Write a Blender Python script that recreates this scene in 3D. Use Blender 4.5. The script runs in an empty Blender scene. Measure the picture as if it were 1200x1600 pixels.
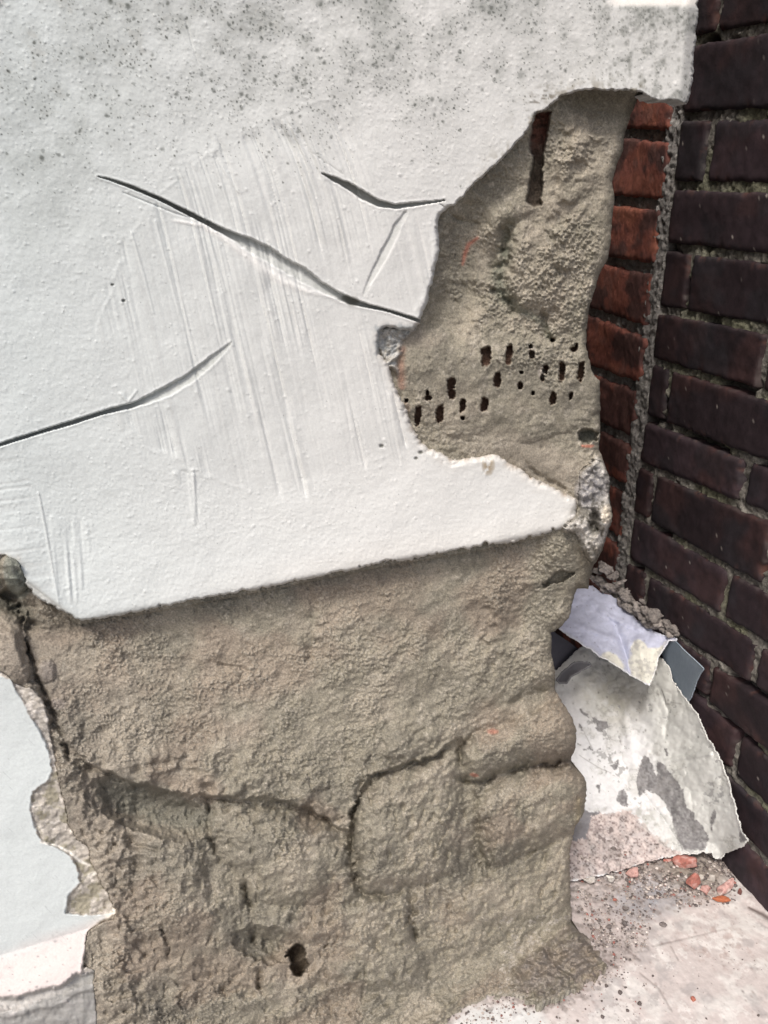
import bpy, math, random
import numpy as np
from mathutils import Vector, Matrix
S = bpy.context.scene
rnd = random.Random(7)

# ------------------------------------------------------------------ camera, sky, sun, exposure
FPX, PITCH, YAW = 1255.0, math.radians(21.6), math.radians(17.0)     # measured in the 1200x1600 photograph
cp, sp, cy, sy = math.cos(PITCH), math.sin(PITCH), math.cos(YAW), math.sin(YAW)
FW = np.array([sy*cp, cy*cp, -sp]); RT = np.array([cy, -sy, 0.0]); DN = np.cross(FW, RT)
cam = bpy.data.cameras.new('camera'); camo = bpy.data.objects.new('camera', cam)
S.collection.objects.link(camo); S.camera = camo
cam.sensor_fit = 'VERTICAL'; cam.sensor_height = 24.0; cam.lens = FPX/1600*24.0
cam.clip_start = 0.01; cam.clip_end = 500
M = Matrix.Identity(4)
for i in range(3):
    M[i][0] = RT[i]; M[i][1] = -DN[i]; M[i][2] = -FW[i]
camo.matrix_world = M
W = bpy.data.worlds.new('World'); S.world = W; W.use_nodes = True
nt = W.node_tree; bg = nt.nodes['Background']
sky = nt.nodes.new('ShaderNodeTexSky'); sky.sky_type = 'NISHITA'; sky.sun_disc = False
SUN_DIR = Vector((-0.42, -0.56, 1.0)).normalized()                    # towards the sun
sky.sun_elevation = math.asin(SUN_DIR.z); sky.sun_rotation = math.atan2(SUN_DIR.x, SUN_DIR.y)
sky.air_density = 1.0; sky.dust_density = 5.0; sky.ozone_density = 1.0
nt.links.new(sky.outputs[0], bg.inputs[0]); bg.inputs[1].default_value = 0.12
sl = bpy.data.lights.new('sun', 'SUN'); sl.energy = 1.7; sl.angle = math.radians(13); sl.color = (1.0, 0.96, 0.90)
so = bpy.data.objects.new('sun', sl); S.collection.objects.link(so)
so.rotation_euler = SUN_DIR.to_track_quat('Z', 'Y').to_euler()
S.view_settings.view_transform = 'Standard'; S.view_settings.look = 'None'
S.view_settings.gamma = 1.0; S.view_settings.exposure = 0.50
S.render.engine = 'CYCLES'

# ------------------------------------------------------------------ maths helpers
D = 0.54            # plane of the plastered pier
XD = 0.583          # plane of the dark brick wall
ZF = -0.714         # floor
f4 = np.float32
def ray(u, v):
    u = np.asarray(u, float)[..., None]; v = np.asarray(v, float)[..., None]
    return (u-600)*RT + (v-800)*DN + FPX*FW
def onX(u, v, X=XD): r = ray(u, v); return r*(X/r[..., 0:1])
def onY(u, v, Y=D):
    r = ray(u, v); return r*(np.asarray(Y)[..., None]/r[..., 1:2] if np.ndim(Y) else Y/r[..., 1:2])
def onZ(u, v, Z=ZF):
    r = ray(u, v); return r*(np.asarray(Z)[..., None]/r[..., 2:3] if np.ndim(Z) else Z/r[..., 2:3])
def sst(x, a=0.0, b=1.0):
    t = np.clip((x-a)/(b-a), 0, 1); return t*t*(3-2*t)
def hsh(ix, iy, seed):
    h = (ix.astype(np.uint32)*np.uint32(374761393) + iy.astype(np.uint32)*np.uint32(668265263) + np.uint32((seed*974711+12345) & 0xffffffff))
    h = (h ^ (h >> np.uint32(13)))*np.uint32(1274126177); h = h ^ (h >> np.uint32(16)); h = h*np.uint32(2246822519); h = h ^ (h >> np.uint32(15))
    return (h.astype(f4)/f4(4294967295.0))
def vn(x, y, seed=0):                       # value noise, -1..1
    x0 = np.floor(x); y0 = np.floor(y); fx = (x-x0).astype(f4); fy = (y-y0).astype(f4)
    ix = x0.astype(np.int64); iy = y0.astype(np.int64)
    fx = fx*fx*fx*(fx*(fx*6-15)+10); fy = fy*fy*fy*(fy*(fy*6-15)+10)
    a = hsh(ix, iy, seed); b = hsh(ix+1, iy, seed); c = hsh(ix, iy+1, seed); d = hsh(ix+1, iy+1, seed)
    return ((a*(1-fx)+b*fx)*(1-fy) + (c*(1-fx)+d*fx)*fy)*2-1
def fbm(x, y, o=4, seed=0, g=0.5):
    s = 0; a = 1.0; n = 0
    for i in range(o):
        c, s_ = math.cos(i*1.1), math.sin(i*1.1)
        s = s + a*vn((x*c-y*s_)*2.03**i+17*i, (x*s_+y*c)*2.03**i+9*i, seed+31*i); n += a; a *= g
    return s/n
def dots(x, y, cell, seed, dens, r0, r1, soft=0.35, ell=1.0):      # round spots, 0..1 ; dens 0..1 array
    X = x/cell; Y = y/cell; x0 = np.floor(X).astype(np.int64); y0 = np.floor(Y).astype(np.int64)
    out = np.zeros(np.shape(x), f4)
    for i in (-1, 0, 1):
        for j in (-1, 0, 1):
            a = x0+i; b = y0+j
            dx = X-a-hsh(a, b, seed); dy = (Y-b-hsh(a, b, seed+1))*ell
            rr = (r0+(r1-r0)*hsh(a, b, seed+2)**2.5)/cell
            ok = hsh(a, b, seed+3) < dens
            d = np.sqrt(dx*dx+dy*dy)
            out = np.maximum(out, np.where(ok, np.clip((rr-d)/(rr*soft)+0.0, 0, 1), 0))
    return out
def mix(c, k, m):
    m = np.clip(m, 0, 1)[..., None]; return c*(1-m)+np.array(k, f4)*m
def sdpoly(U, V, pts):                      # signed distance in px, positive inside
    best = np.full(U.shape, 1e9, f4); ins = np.zeros(U.shape, bool)
    n = len(pts)
    for i in range(n):
        x0, y0 = pts[i]; x1, y1 = pts[(i+1) % n]; ex, ey = x1-x0, y1-y0
        t = np.clip(((U-x0)*ex+(V-y0)*ey)/(ex*ex+ey*ey+1e-9), 0, 1)
        d = (U-x0-t*ex)**2+(V-y0-t*ey)**2; best = np.minimum(best, d)
        if y0 != y1:
            c = ((y0 > V) != (y1 > V)) & (U < ex*(V-y0)/(y1-y0)+x0); ins ^= c
    d = np.sqrt(best); return np.where(ins, d, -d).astype(f4)
def line(U, V, pts, pad=30):                # distance to a polyline, signed side, interpolated extras, arc fraction
    P = np.array(pts, float); k = P.shape[1]-2
    d = np.full(U.shape, 1e3, f4); sg = np.zeros(U.shape, f4); ex = np.zeros(U.shape+(k,), f4)
    m = (U > P[:, 0].min()-pad) & (U < P[:, 0].max()+pad) & (V > P[:, 1].min()-pad) & (V < P[:, 1].max()+pad)
    u = U[m]; v = V[m]; dd = np.full(u.shape, 1e3, f4); ss = np.zeros(u.shape, f4); ee = np.zeros(u.shape+(k,), f4)
    for i in range(len(P)-1):
        x0, y0 = P[i, :2]; ax, ay = P[i+1, :2]-P[i, :2]
        t = np.clip(((u-x0)*ax+(v-y0)*ay)/(ax*ax+ay*ay), 0, 1)
        q = np.hypot(u-x0-t*ax, v-y0-t*ay); b = q < dd
        dd = np.where(b, q, dd); ss = np.where(b, np.sign(ax*(v-y0)-ay*(u-x0)), ss)
        ee = np.where(b[..., None], P[i, 2:]+(P[i+1, 2:]-P[i, 2:])*t[..., None], ee)
    d[m] = dd; sg[m] = ss; ex[m] = ee
    return d, sg, ex
GM = None
def groove(U, V, pts, pad=40):              # pts (u,v,halfwidth,depth mm) -> gaussian furrow depth in mm
    d, s, e = line(U, V, pts, pad); w = np.maximum(e[..., 0], .5)
    return np.where(d < 500, e[..., 1]*np.exp(-(d/w)**2), 0)*(GM if GM is not None and GM.shape == U.shape else 1)
def blob(U, V, cu, cv, ru, rv, rot=0, p=1.0):
    c, s = math.cos(math.radians(rot)), math.sin(math.radians(rot))
    a = ((U-cu)*c+(V-cv)*s)/ru; b = (-(U-cu)*s+(V-cv)*c)/rv
    return np.maximum(0, 1-a*a-b*b)**p
def fcurve(U, pts):
    P = np.array(pts, float); return np.interp(U, P[:, 0], P[:, 1])
def axis(a, b, st, lo=None, hi=None, cap=8):       # dense inside the frame, growing steps outside it
    r = list(np.arange(a, b+st, st))
    x, s = r[0], st
    while lo is not None and x > lo: s = min(s*1.35, cap); x -= s; r.insert(0, x)
    x, s = r[-1], st
    while hi is not None and x < hi: s = min(s*1.35, cap); x += s; r.append(x)
    return np.array(r)

# ------------------------------------------------------------------ object helpers
def tag(o, label=None, cat=None, group=None, kind=None):
    if label: o['label'] = label
    if cat: o['category'] = cat
    if group: o['group'] = group
    if kind: o['kind'] = kind
    return o
def empty(name, loc, label, cat, group=None):
    o = bpy.data.objects.new(name, None); S.collection.objects.link(o); o.location = loc; o.empty_display_size = .02
    return tag(o, label, cat, group)
def link(name, me, mat, parent=None, smooth=True):
    o = bpy.data.objects.new(name, me); S.collection.objects.link(o)
    if mat: me.materials.append(mat)
    if parent:
        o.parent = parent; o.matrix_parent_inverse = Matrix.Translation(parent.location).inverted()
    if smooth: me.polygons.foreach_set('use_smooth', np.ones(len(me.polygons), bool))
    return o
def rawmesh(name, V, F, C=None):
    me = bpy.data.meshes.new(name); V = np.asarray(V, f4); F = np.asarray(F, np.int32)
    me.vertices.add(len(V)); me.vertices.foreach_set('co', V.ravel())
    k = F.shape[1]; me.loops.add(F.size); me.loops.foreach_set('vertex_index', F.ravel())
    me.polygons.add(len(F)); me.polygons.foreach_set('loop_start', np.arange(0, F.size, k, dtype=np.int32))
    if C is not None:
        a = me.color_attributes.new('Col', 'FLOAT_COLOR', 'POINT')
        c = np.ones((len(V), 4), f4); c[:, :3] = np.clip(C, 0, 1); a.data.foreach_set('color', c.ravel())
    me.update(calc_edges=True); me.validate()
    return me
def grid_faces(ny, nx):
    i = np.arange(ny*nx).reshape(ny, nx)
    return np.stack([i[:-1, :-1], i[1:, :-1], i[1:, 1:], i[:-1, 1:]], -1).reshape(-1, 4)
def compact(V, F, C):
    used = np.zeros(len(V), bool); used[F] = True; m = np.cumsum(used)-1
    return V[used], m[F], C[used]
def skirt(V, F, C, off):                    # walls from the open border to border+off
    e = np.concatenate([F[:, [k, (k+1) % 4]] for k in range(4)]); n = len(V)
    key = e[:, 0].astype(np.int64)*n+e[:, 1]; rev = e[:, 1].astype(np.int64)*n+e[:, 0]
    b = e[~np.isin(key, rev)]
    vs = np.unique(b); idx = np.full(n, -1); idx[vs] = n+np.arange(len(vs))
    o = off[vs] if np.ndim(off) == 2 else np.tile(np.array(off), (len(vs), 1))
    V2 = np.concatenate([V, V[vs]+o]); C2 = np.concatenate([C, C[vs]])
    Q = np.stack([b[:, 1], b[:, 0], idx[b[:, 0]], idx[b[:, 1]]], -1)
    return V2, np.concatenate([F, Q]), C2
def snap(U, V, sd):                         # pull vertices that lie just outside the outline onto it
    gu = np.gradient(sd, axis=1)/np.gradient(U, axis=1); gv = np.gradient(sd, axis=0)/np.gradient(V, axis=0)
    g = np.maximum(gu*gu+gv*gv, .25); o = sd < 0
    k = np.where(o, np.clip(-sd, 0, 4)/g, 0)
    return U+gu*k, V+gv*k
def keepf(mask, ny, nx):
    k = mask[:-1, :-1] | mask[1:, :-1] | mask[1:, 1:] | mask[:-1, 1:]
    return grid_faces(ny, nx)[k.ravel()]

# ------------------------------------------------------------------ materials
def nodemat(name, rough=.9, bumps=((600, .25, .0006),), var=0.12, vscale=60, spec=.3, metal=0, attr=True, color=(.5, .5, .5)):
    m = bpy.data.materials.new(name); m.use_nodes = True; t = m.node_tree; N = t.nodes; L = t.links
    b = N['Principled BSDF']; b.inputs['Roughness'].default_value = rough
    b.inputs['Specular IOR Level'].default_value = spec; b.inputs['Metallic'].default_value = metal
    tc = N.new('ShaderNodeTexCoord')
    n = N.new('ShaderNodeTexNoise'); n.inputs['Scale'].default_value = vscale; n.inputs['Detail'].default_value = 8
    L.new(tc.outputs['Object'], n.inputs['Vector'])
    mr = N.new('ShaderNodeMapRange'); mr.inputs[1].default_value = .3; mr.inputs[2].default_value = .7
    mr.inputs[3].default_value = 1-var; mr.inputs[4].default_value = 1+var; L.new(n.outputs[0], mr.inputs[0])
    mx = N.new('ShaderNodeMix'); mx.data_type = 'RGBA'; mx.blend_type = 'MULTIPLY'; mx.inputs[0].default_value = 1
    if attr:
        a = N.new('ShaderNodeVertexColor'); a.layer_name = 'Col'; L.new(a.outputs[0], mx.inputs[6])
    else: mx.inputs[6].default_value = (*color, 1)
    L.new(mr.outputs[0], mx.inputs[7]); L.new(mx.outputs[2], b.inputs['Base Color'])
    prev = None
    for sc, st, dist in bumps:
        q = N.new('ShaderNodeTexNoise'); q.inputs['Scale'].default_value = sc; q.inputs['Detail'].default_value = 5
        L.new(tc.outputs['Object'], q.inputs['Vector'])
        bp = N.new('ShaderNodeBump'); bp.inputs['Strength'].default_value = st; bp.inputs['Distance'].default_value = dist
        L.new(q.outputs[0], bp.inputs['Height'])
        if prev: L.new(prev.outputs[0], bp.inputs['Normal'])
        prev = bp
    if prev: L.new(prev.outputs[0], b.inputs['Normal'])
    return m
M_core = nodemat('cement_mortar', .97, ((1500, .6, .0005), (650, .5, .0007)), .30, 800)
M_skin = nodemat('painted_plaster', .85, ((1200, .35, .0003),), .05, 700)
M_dark = nodemat('dark_glazed_brick', .72, ((500, .5, .0006), (90, .3, .0015)), .25, 90, spec=.25)
M_red = nodemat('red_brick', .85, ((500, .7, .0008), (120, .5, .002)), .22, 180)
M_joint = nodemat('rough_joint_mortar', .95, ((700, .9, .001), (200, .7, .002)), .3, 350)
M_sheet = nodemat('peeling_painted_sheet', .7, ((300, .3, .0006),), .06, 200)
M_floor = nodemat('peeling_painted_floor', .85, ((500, .4, .0005), (90, .3, .0015)), .08, 160)
M_chip = nodemat('broken_brick_chip', .9, ((700, .7, .0006),), .18, 400)
M_stone = nodemat('grit', .95, ((700, .7, .0006),), .3, 300)

# ================================================================== THE PLASTERED PIER
SKIN = [(-3000,-3000),(1180,-3000),(1110,-200),(1090,0),(1091,20),(1088,60),(1084,90),(1083,120),(1079,145),(1074,164),(1062,160),(1050,157),(1030,158),(1012,152),(1003,146),
 (975,141),(950,142),(930,140),(905,142),(885,148),(868,158),(858,168),(846,176),(838,178),(828,200),(810,222),(795,238),(770,262),(745,285),(728,303),(712,320),(698,326),(690,335),
 (684,350),(686,372),(685,395),(681,415),(675,440),(668,470),(661,490),(655,505),(646,515),(625,517),(604,513),(594,520),(592,535),(594,552),(607,566),(612,585),(618,603),(628,625),
 (640,650),(648,672),(662,692),(684,706),(706,718),(722,716),(750,713),(775,710),(790,718),(806,727),(830,745),(861,756),(883,770),(900,780),(906,790),(899,808),(886,824),(867,829),
 (840,838),(800,848),(750,855),(700,863),(650,872),(600,880),(560,890),(500,900),(440,913),(380,925),(320,935),(270,946),(220,955),(180,963),(150,968),(122,971),
 (107,960),(87,951),(65,937),(50,925),(40,915),(33,895),(24,876),(8,870),(-20,868),(-3000,850)]
CORE = [(-3000,-3000),(1160,-3000),(1080,-200),(1052,60),(1030,120),(1005,150),(997,153),(985,181),(975,211),(972,241),(964,256),(956,286),(960,310),(958,337),(953,385),(949,406),
 (937,430),(928,454),(920,481),(917,517),(916,540),(920,560),(925,582),(937,597),(938,634),(938,680),(936,702),(945,727),(954,751),(952,782),(958,807),(951,830),(941,860),(928,884),
 (921,905),(919,920),(902,920),(895,940),(890,963),(876,981),(861,988),(862,1020),(867,1050),(867,1080),(880,1100),(894,1120),(901,1140),(900,1168),(892,1188),(899,1199),(910,1210),
 (917,1222),(916,1246),(912,1270),(900,1290),(895,1310),(890,1332),(891,1366),(892,1415),(894,1440),(905,1456),(920,1466),(932,1482),(944,1497),(951,1510),(932,1526),(902,1545),(880,1556),
 (846,1570),(812,1561),(785,1555),(752,1563),(724,1575),(700,1597),(640,1660),(300,1900),(100,2400),(-3000,2400)]
PATCH = [(-3000,1040),(0,1047),(24,1066),(52,1078),(66,1092),(76,1125),(82,1157),(88,1192),(95,1230),(102,1251),(108,1282),(117,1305),(140,1322),(143,1343),(154,1365),(166,1391),(184,1424),(178,1436),
 (155,1443),(138,1457),(135,1481),(131,1508),(149,1517),(147,1536),(152,1576),(156,1620),(170,2400),(-3000,2400)]
ust = 1.5
U1 = axis(-40, 1100, ust, -900, None); V1 = axis(-30, 1640, ust, -1500, 2300)
U, V = np.meshgrid(U1, V1); U = U.astype(f4); V = V.astype(f4)
P0 = onY(U, V); XX = (P0[..., 0]*1000).astype(f4); ZZ = (P0[..., 2]*1000).astype(f4)     # mm on the wall
fin = (U > -80) & (V > -80) & (V < 1700)
n_rough = fbm(XX/14, ZZ/14, 4, 5); n_fine = fbm(XX/3.2, ZZ/3.2, 3, 9); n_big = fbm(XX/70, ZZ/70, 3, 2)
sdS0 = sdpoly(U, V, SKIN); sdC0 = sdpoly(U, V, CORE); sdP0 = sdpoly(U, V, PATCH)
sdS = sdS0 + (1.6+1.4*(V > 640))*n_rough + 2.4*n_fine + 1.5*np.maximum(fbm(XX/5, ZZ/5, 3, 15)-.1, 0)*-4*(V > 640); sdP = sdP0 + 2.5*n_rough + 2.2*n_fine; sdC = sdC0 + 1.0*n_rough + 1.4*n_fine + sst(V, 1440, 1480)*(6*np.clip(n_rough, -.9, .3) + 3*n_fine - 1.5)

# ---- white plaster coat: height in mm
skinlow = fcurve(U, [(-3000,900),(30,900),(122,971),(270,946),(440,913),(600,880),(750,855),(867,829),(950,800)])
dlow = skinlow-V
Hs = 1.6*n_big
Hs = Hs + 8*np.clip((185-dlow)/185, 0, 1.1)**1.6                       # flares outward towards the bottom
Hs = Hs - 7*np.clip((U-560)/520, 0, 1.4)**1.8                          # rounds away to the right
Hs = Hs - (2.2+1.5*n_rough)*np.exp(-np.maximum(dlow, 0)/3.5)                            # lower arris rounded
Hs = Hs + 5*np.exp(-((V-150)/40.0)**2)*sst(U, 860, 960)*0.4
Hs = Hs - 8*sst(14-V, 0, 30)*sst(U, 930, 975)
Hs = Hs - 9*sst(U-1068+(V-60)*.09, 0, 24)*(V < 260)                    # curled right end
# trowel ridges: fan of furrows
slope_s = 0.23 + 0.35*np.clip((380-V)/230, 0, 1)**1.5
scoord = U - 0.23*V - np.where(V < 380, -0.35*230/2.5*np.clip((380-V)/230, 0, 1.3)**2.5, 0)
scoord = scoord - 10*np.clip((640-U)/500, 0, 1)
RID = [(150,520),(185,420),(215,350),(255,300),(330,240),(420,190),(500,158),(545,165),(560,230),(640,345),(678,355),(672,440),(640,505),(588,520),(600,570),(640,690),(590,720),(470,766),(385,768),(300,735),(225,700),(185,640),(215,560)]
rm = sst(sdpoly(U, V, RID) + 22*fbm(U/30, V/30, 3, 70) + 12*vn(scoord/6, V/200, 77), -12, 14)
r1 = vn(scoord/5.2, V/260+3, 61); r2 = vn(scoord/9.5, V/330+8, 62); r3 = vn(scoord/3.1, V/120+1, 63)
gate = sst(vn(scoord/46, V/150, 64), -.45, .35)
ridge = .34*np.maximum(r1-.25, 0)*1.5 + .30*r2*.7 + .16*r3 + .9*np.maximum(vn(scoord/7.3, V/210+2, 68)-.62, 0)
thin = np.exp(-(vn(scoord/16, V/420+2, 65)/.13)**2)*sst(vn(scoord/15, V/110, 66), -.25, .2)+np.exp(-(vn(scoord/11, V/300+5, 67)/.13)**2)*sst(vn(scoord/12, V/80, 78), 0, .3)*.7
Hs = Hs - rm*(.12+.95*gate*sst(vn(scoord/18, V/400+7, 79), -.7, .5))*(ridge*3.2+1.0*thin+.0*V)
sdr = np.abs(sdpoly(U, V, RID) + 5*fbm(U/14, V/14, 2, 71))
Hs = Hs + .22*np.exp(-(sdr/3.0)**2)*sst(fbm(U/30, V/30, 2, 72), -.15, .4)*(V > 150)        # ragged end of the strokes
# small comb marks left/bottom
m2 = sst(sdpoly(U, V, [(72,800),(150,812),(150,860),(128,945),(84,950),(76,880)]), 0, 12); Hs = Hs+m2*.55*vn((U-.08*V)/5, V/90, 74)
m3 = sst(sdpoly(U, V, [(262,735),(306,730),(316,830),(300,820),(290,770)]), 0, 5); Hs = Hs+m3*.7*vn((U-.1*V)/6, V/90, 75)
for pts in ([(302,742,2.2,-.9),(306,800,2.2,-.9),(312,828,1.5,-.5)], [(60,770,1.6,-.7),(72,830,1.8,-.8),(84,900,1.6,-.6),(93,950,1.2,-.3)], [(188,615,2,-.8),(200,628,2,-.8),(214,610,1.5,-.5)],
            [(205,362,1.6,-.5),(225,430,1.8,-.6),(240,490,1.4,-.4)], [(243,345,1.6,-.6),(262,420,1.8,-.6),(280,490,1.4,-.4)], [(455,200,1.5,-.6),(475,240,1.8,-.7),(488,268,1.4,-.5)],
            [(302,285,1.5,-.4),(330,380,1.5,-.6),(352,455,1.5,-.5)], [(340,250,1.5,-.4),(372,300,1.6,-.5)]):
    Hs = Hs - groove(U, V, pts, 12)
m4 = sst(sdpoly(U, V, [(-3000,705),(38,702),(58,770),(84,900),(100,955),(60,940),(35,900),(-3000,900)]), 0, 8); Hs = Hs+m4*.16*vn(U/120, (V+.12*U)/4.5, 76)
# pimples and sand
pd = .42+.5*np.exp(-((V-790)/60)**2)*(U < 560)+.25*(V < 330)*(1-rm)
pim = dots(XX, ZZ, 3.4, 80, pd*(1-.7*rm), .35, 1.15, 1.0)
pim2 = dots(XX, ZZ, 9, 85, .14+.3*np.exp(-((V-800)/50)**2), .8, 1.9, 1.0)
sand = fbm(XX/1.7, ZZ/1.7, 2, 88)
Hs = Hs + .42*pim + .5*pim2 + (.12+.05*sst(V, 700, 900))*sand*(1-.4*rm) + .04*vn(XX/9, ZZ/2.2, 90)*(1-rm) + .10*fbm(XX/4, ZZ/4, 3, 91)
Hs = Hs + .5*n_rough*.5
# cracks cut by a tool in the fresh plaster. (u, v, halfwidth, depth, ramp)
CR = [
 [(153,276,.8,1.2,0),(170,280,1.8,2.5,0),(205,292,3.0,5,0),(250,311,3.6,7,0),(300,336,3.8,8,.05),(340,357,4.5,8,.15),(375,374,7,7,.6),(405,390,11,7,.85),(440,411,12,6.5,.9),(470,428,11,6,.9),(500,447,8.5,6,.8),(530,463,6,6,.5),(548,471,6,6,.2),(575,478,3.3,6,0),(605,485,2.6,6,0),(640,496,2.8,6,0),(668,506,3.2,6,0)],
 [(503,271,1.2,1.5,0),(520,279,4,5,.1),(545,291,5.5,8,.2),(568,306,6.5,8,.3),(592,318,5.5,8,.25),(618,323,4,6,.2),(650,319,3.5,4.5,.2),(675,316,2.5,3.5,.2),(694,313,1.5,3,0)],
 [(634,334,5,2.2,.9),(622,352,6.5,3,.9),(610,378,7,3.2,.9),(596,405,6.5,3,.9),(583,430,5,2.4,.9),(571,455,3,1.4,.9),(567,464,1,.6,.9)],
 [(-60,712,2.6,5,0),(0,695,2.6,5,0),(60,676,3,6,0),(110,661,3.4,6,0),(160,645,3.6,6,.05),(205,634,4.4,6,.2),(232,624,6.5,5,.6),(262,611,8.5,4.6,.8),(290,595,9,4.2,.9),(315,577,8,3.4,.9),(337,558,6,2.2,.9),(352,545,3.5,1.4,.9),(362,535,1.2,.6,.9)],
]
cut_dark = np.zeros(U.shape, f4); cut_mid = np.zeros(U.shape, f4)
for ci, pts in enumerate(CR):
    d, s, e = line(U, V, pts, 40)
    w = np.maximum(e[..., 0], .3)*(1+.20*n_fine+.22*n_rough)+.5*np.maximum(sand, 0); dep = e[..., 1]; rp = e[..., 2]
    # side: +1 is the lower side for left-to-right lines going right; crack 2's branch runs downwards
    q = np.clip(s*d/w, -1.6, 1.6)
    if ci == 2: q = -q
    if ci == 3: q = q
    ins = d < w
    box = sst(1.0-np.abs(q), 0, .35); ramp = np.where(q < -1, 0, np.clip((1-q)/2, 0, 1))*sst(q, -1.05, -.72)
    prof = (1-rp)*box + rp*ramp
    Hs = Hs - np.where(d < w*1.2, dep*prof, 0)
    if ci != 2:
        Hs = Hs + .45*np.exp(-((d-w-1.5)/1.8)**2)*(d < w+8)*(.5+.5*n_rough)
    cut_dark = np.maximum(cut_dark, np.where(ins, box*(1-rp)+rp*.0, 0))
    if ci == 2: Hs = Hs + np.where(d < w*1.2, dep*prof, 0)*.35
    cut_mid = np.maximum(cut_mid, np.where(ins, rp*sst(1-np.abs(q), 0, .3)*(.5 if ci == 2 else 1), 0))
# clean white lip pushed up under the long crack, and thin feather crack
lip = groove(U, V, [(262,343,2,0),(285,347,2.5,1),(315,352,3.5,1),(350,373,4.5,1),(385,398,6,1),(415,422,7,1),(445,441,6,1),(480,455,4,1),(525,466,2.5,.8)], 20)
Hs = Hs + .5*lip - .0*lip
Hs = Hs - groove(U, V, [(193,301,1.1,.8),(230,316,1.2,.9),(270,332,1.2,.9),(305,343,1,.5)], 8)
lip2 = groove(U, V, [(545,300,2,1),(560,314,3,1),(580,323,3,1),(600,329,2,.6)], 12)
lip3 = groove(U, V, [(578,446,1,1),(596,420,1.4,1),(612,392,1.6,1),(626,362,1.4,.8)], 10)
for pts in ([(290,30,.9,.5),(300,70,1,.6),(312,105,.9,.4)], [(490,240,.8,.4),(515,258,.9,.5),(535,272,.8,.4)], [(688,319,1,1.2),(696,325,1.2,1.5),(705,326,1.2,1.5)]):
    Hs = Hs - groove(U, V, pts, 8)
Hs = Hs - 2.5*dots(XX, ZZ, 60, 96, (V > 400)*.0+.0, 1, 1)
for (a, b, r) in ((596,697,3.5),(545,712,0),(657,707,3),(650,716,2),(176,445,2),(193,470,2.5)):
    if r: Hs = Hs - 1.6*blob(U, V, a, b, r*1.3, r, 0, .8)

# ---- cement undercoat, height in mm (0 = plane of the plaster face)
U_, V_0 = U, V
wu = fbm(XX/11, ZZ/11, 3, 710); wv = fbm(XX/11, ZZ/11, 3, 711); w2 = vn(XX/2.6, ZZ/2.6, 712)
U = U+6.5*wu+1.7*w2; V = V+6.5*wv+1.7*n_fine
kr = sst(U, 825, 875)
GM = .45+.85*sst(fbm(XX/9, ZZ/9, 3, 713), -.35, .35)
Hc = -11 + 3*n_big + 2.0*n_rough - 8*np.clip((U-560)/520, 0, 1.4)**1.8*(1-sst(V, 760, 900)) + 11*np.clip((185-dlow)/185, 0, 1.0)**1.6*((dlow > -5)*(1-kr)+kr*(1-sst(V, 840, 930)))
up = (V < 860)
rec = sst(sdpoly(U, V, [(640,520),(690,330),(850,170),(1010,140),(1010,500),(940,540),(900,560),(700,560)]), 0, 45)
Hc = Hc - 5*rec
# upper break-out
def stepc(pts, w=5):                        # smooth 0..1 across a polyline (1 on its right-hand side, y down)
    d, s, e = line(U, V, pts, 400); return sst(s*d, -w, w)
Hc = Hc - 10*blob(U, V, 945, 170, 75, 45, 0, .7)*up                      # hollow beneath the plaster lip
Hc = Hc - 9*blob(U, V, 720, 430, 50, 120, 12, .8) - groove(U, V, [(798,335,9,0),(796,360,10,7),(788,395,13,10),(778,425,15,10),(775,450,14,8),(790,472,12,7),(815,485,8,5),(835,487,6,2)], 60)
Hc = Hc + 6*blob(U, V, 830, 420, 45, 75, -5, .6) + 5*groove(U, V, [(905,190,26,1),(893,260,30,1),(885,330,30,1),(875,420,28,1),(872,500,22,.6)], 90)
Hc = Hc + 4*blob(U, V, 790, 330, 60, 26, -30, .8) - groove(U, V, [(845,485,5,2),(851,500,6,6),(855,525,7,7),(868,535,5,3)], 30)
Hc = Hc - groove(U, V, [(700,335,3,3),(730,350,4,2),(750,352,3,1)], 20) - 4*blob(U, V, 745, 470, 70, 30, 10, .8)
Hc = Hc + 5*blob(U, V, 770, 600, 175, 90, 6, .5)                         # flat face with the perforations
Hc = Hc - groove(U, V, [(735,700,3,0),(740,716,3,2.5),(765,740,3.5,3),(800,752,4,3.5),(835,757,4,3)], 25)*0.0
Hc = Hc - groove(U, V, [(812,703,3,2),(822,722,3.5,3),(842,742,4,3.5),(870,757,4,3.5),(892,775,4,3),(912,790,4,2)], 30)
Hc = Hc + 3*blob(U, V, 800, 715, 110, 28, 12, .8)
# crust at the right end
cr_m = sst(sdpoly(U, V, [(905,735),(930,715),(948,722),(962,760),(968,810),(950,850),(925,885),(912,870),(900,838),(880,826),(896,806),(903,785)]), -2, 9)
Hc = Hc + cr_m*(9+5*fbm(U/9, V/9, 3, 101)) - cr_m*4*blob(U, V, 925, 760, 26, 34, 20, .6)
Hc = Hc + 10*blob(U, V, 948, 806, 16, 24, 0, .7) - 11*blob(U, V, 928, 815, 9, 24, 5, .8) + 7*blob(U, V, 905, 815, 26, 18, -20, .7)
lc = sst(sdpoly(U, V, [(588,515),(615,508),(656,508),(650,520),(628,535),(625,565),(620,590),(606,570),(590,545)]), -2, 6)
Hc = Hc + lc*(5+4*fbm(U/7, V/7, 3, 103))
# slot
slotm = sst(sdpoly(.6*U_+.4*U, .6*V_0+.4*V, [(837,172),(861,174),(855,208),(851,235),(849,265),(848,298),(848,322),(835,324),(820,315),(827,282),(831,243),(827,240),(831,190)])+2.2*n_fine, -1, 4)
Hc = Hc - 16*slotm
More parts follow.
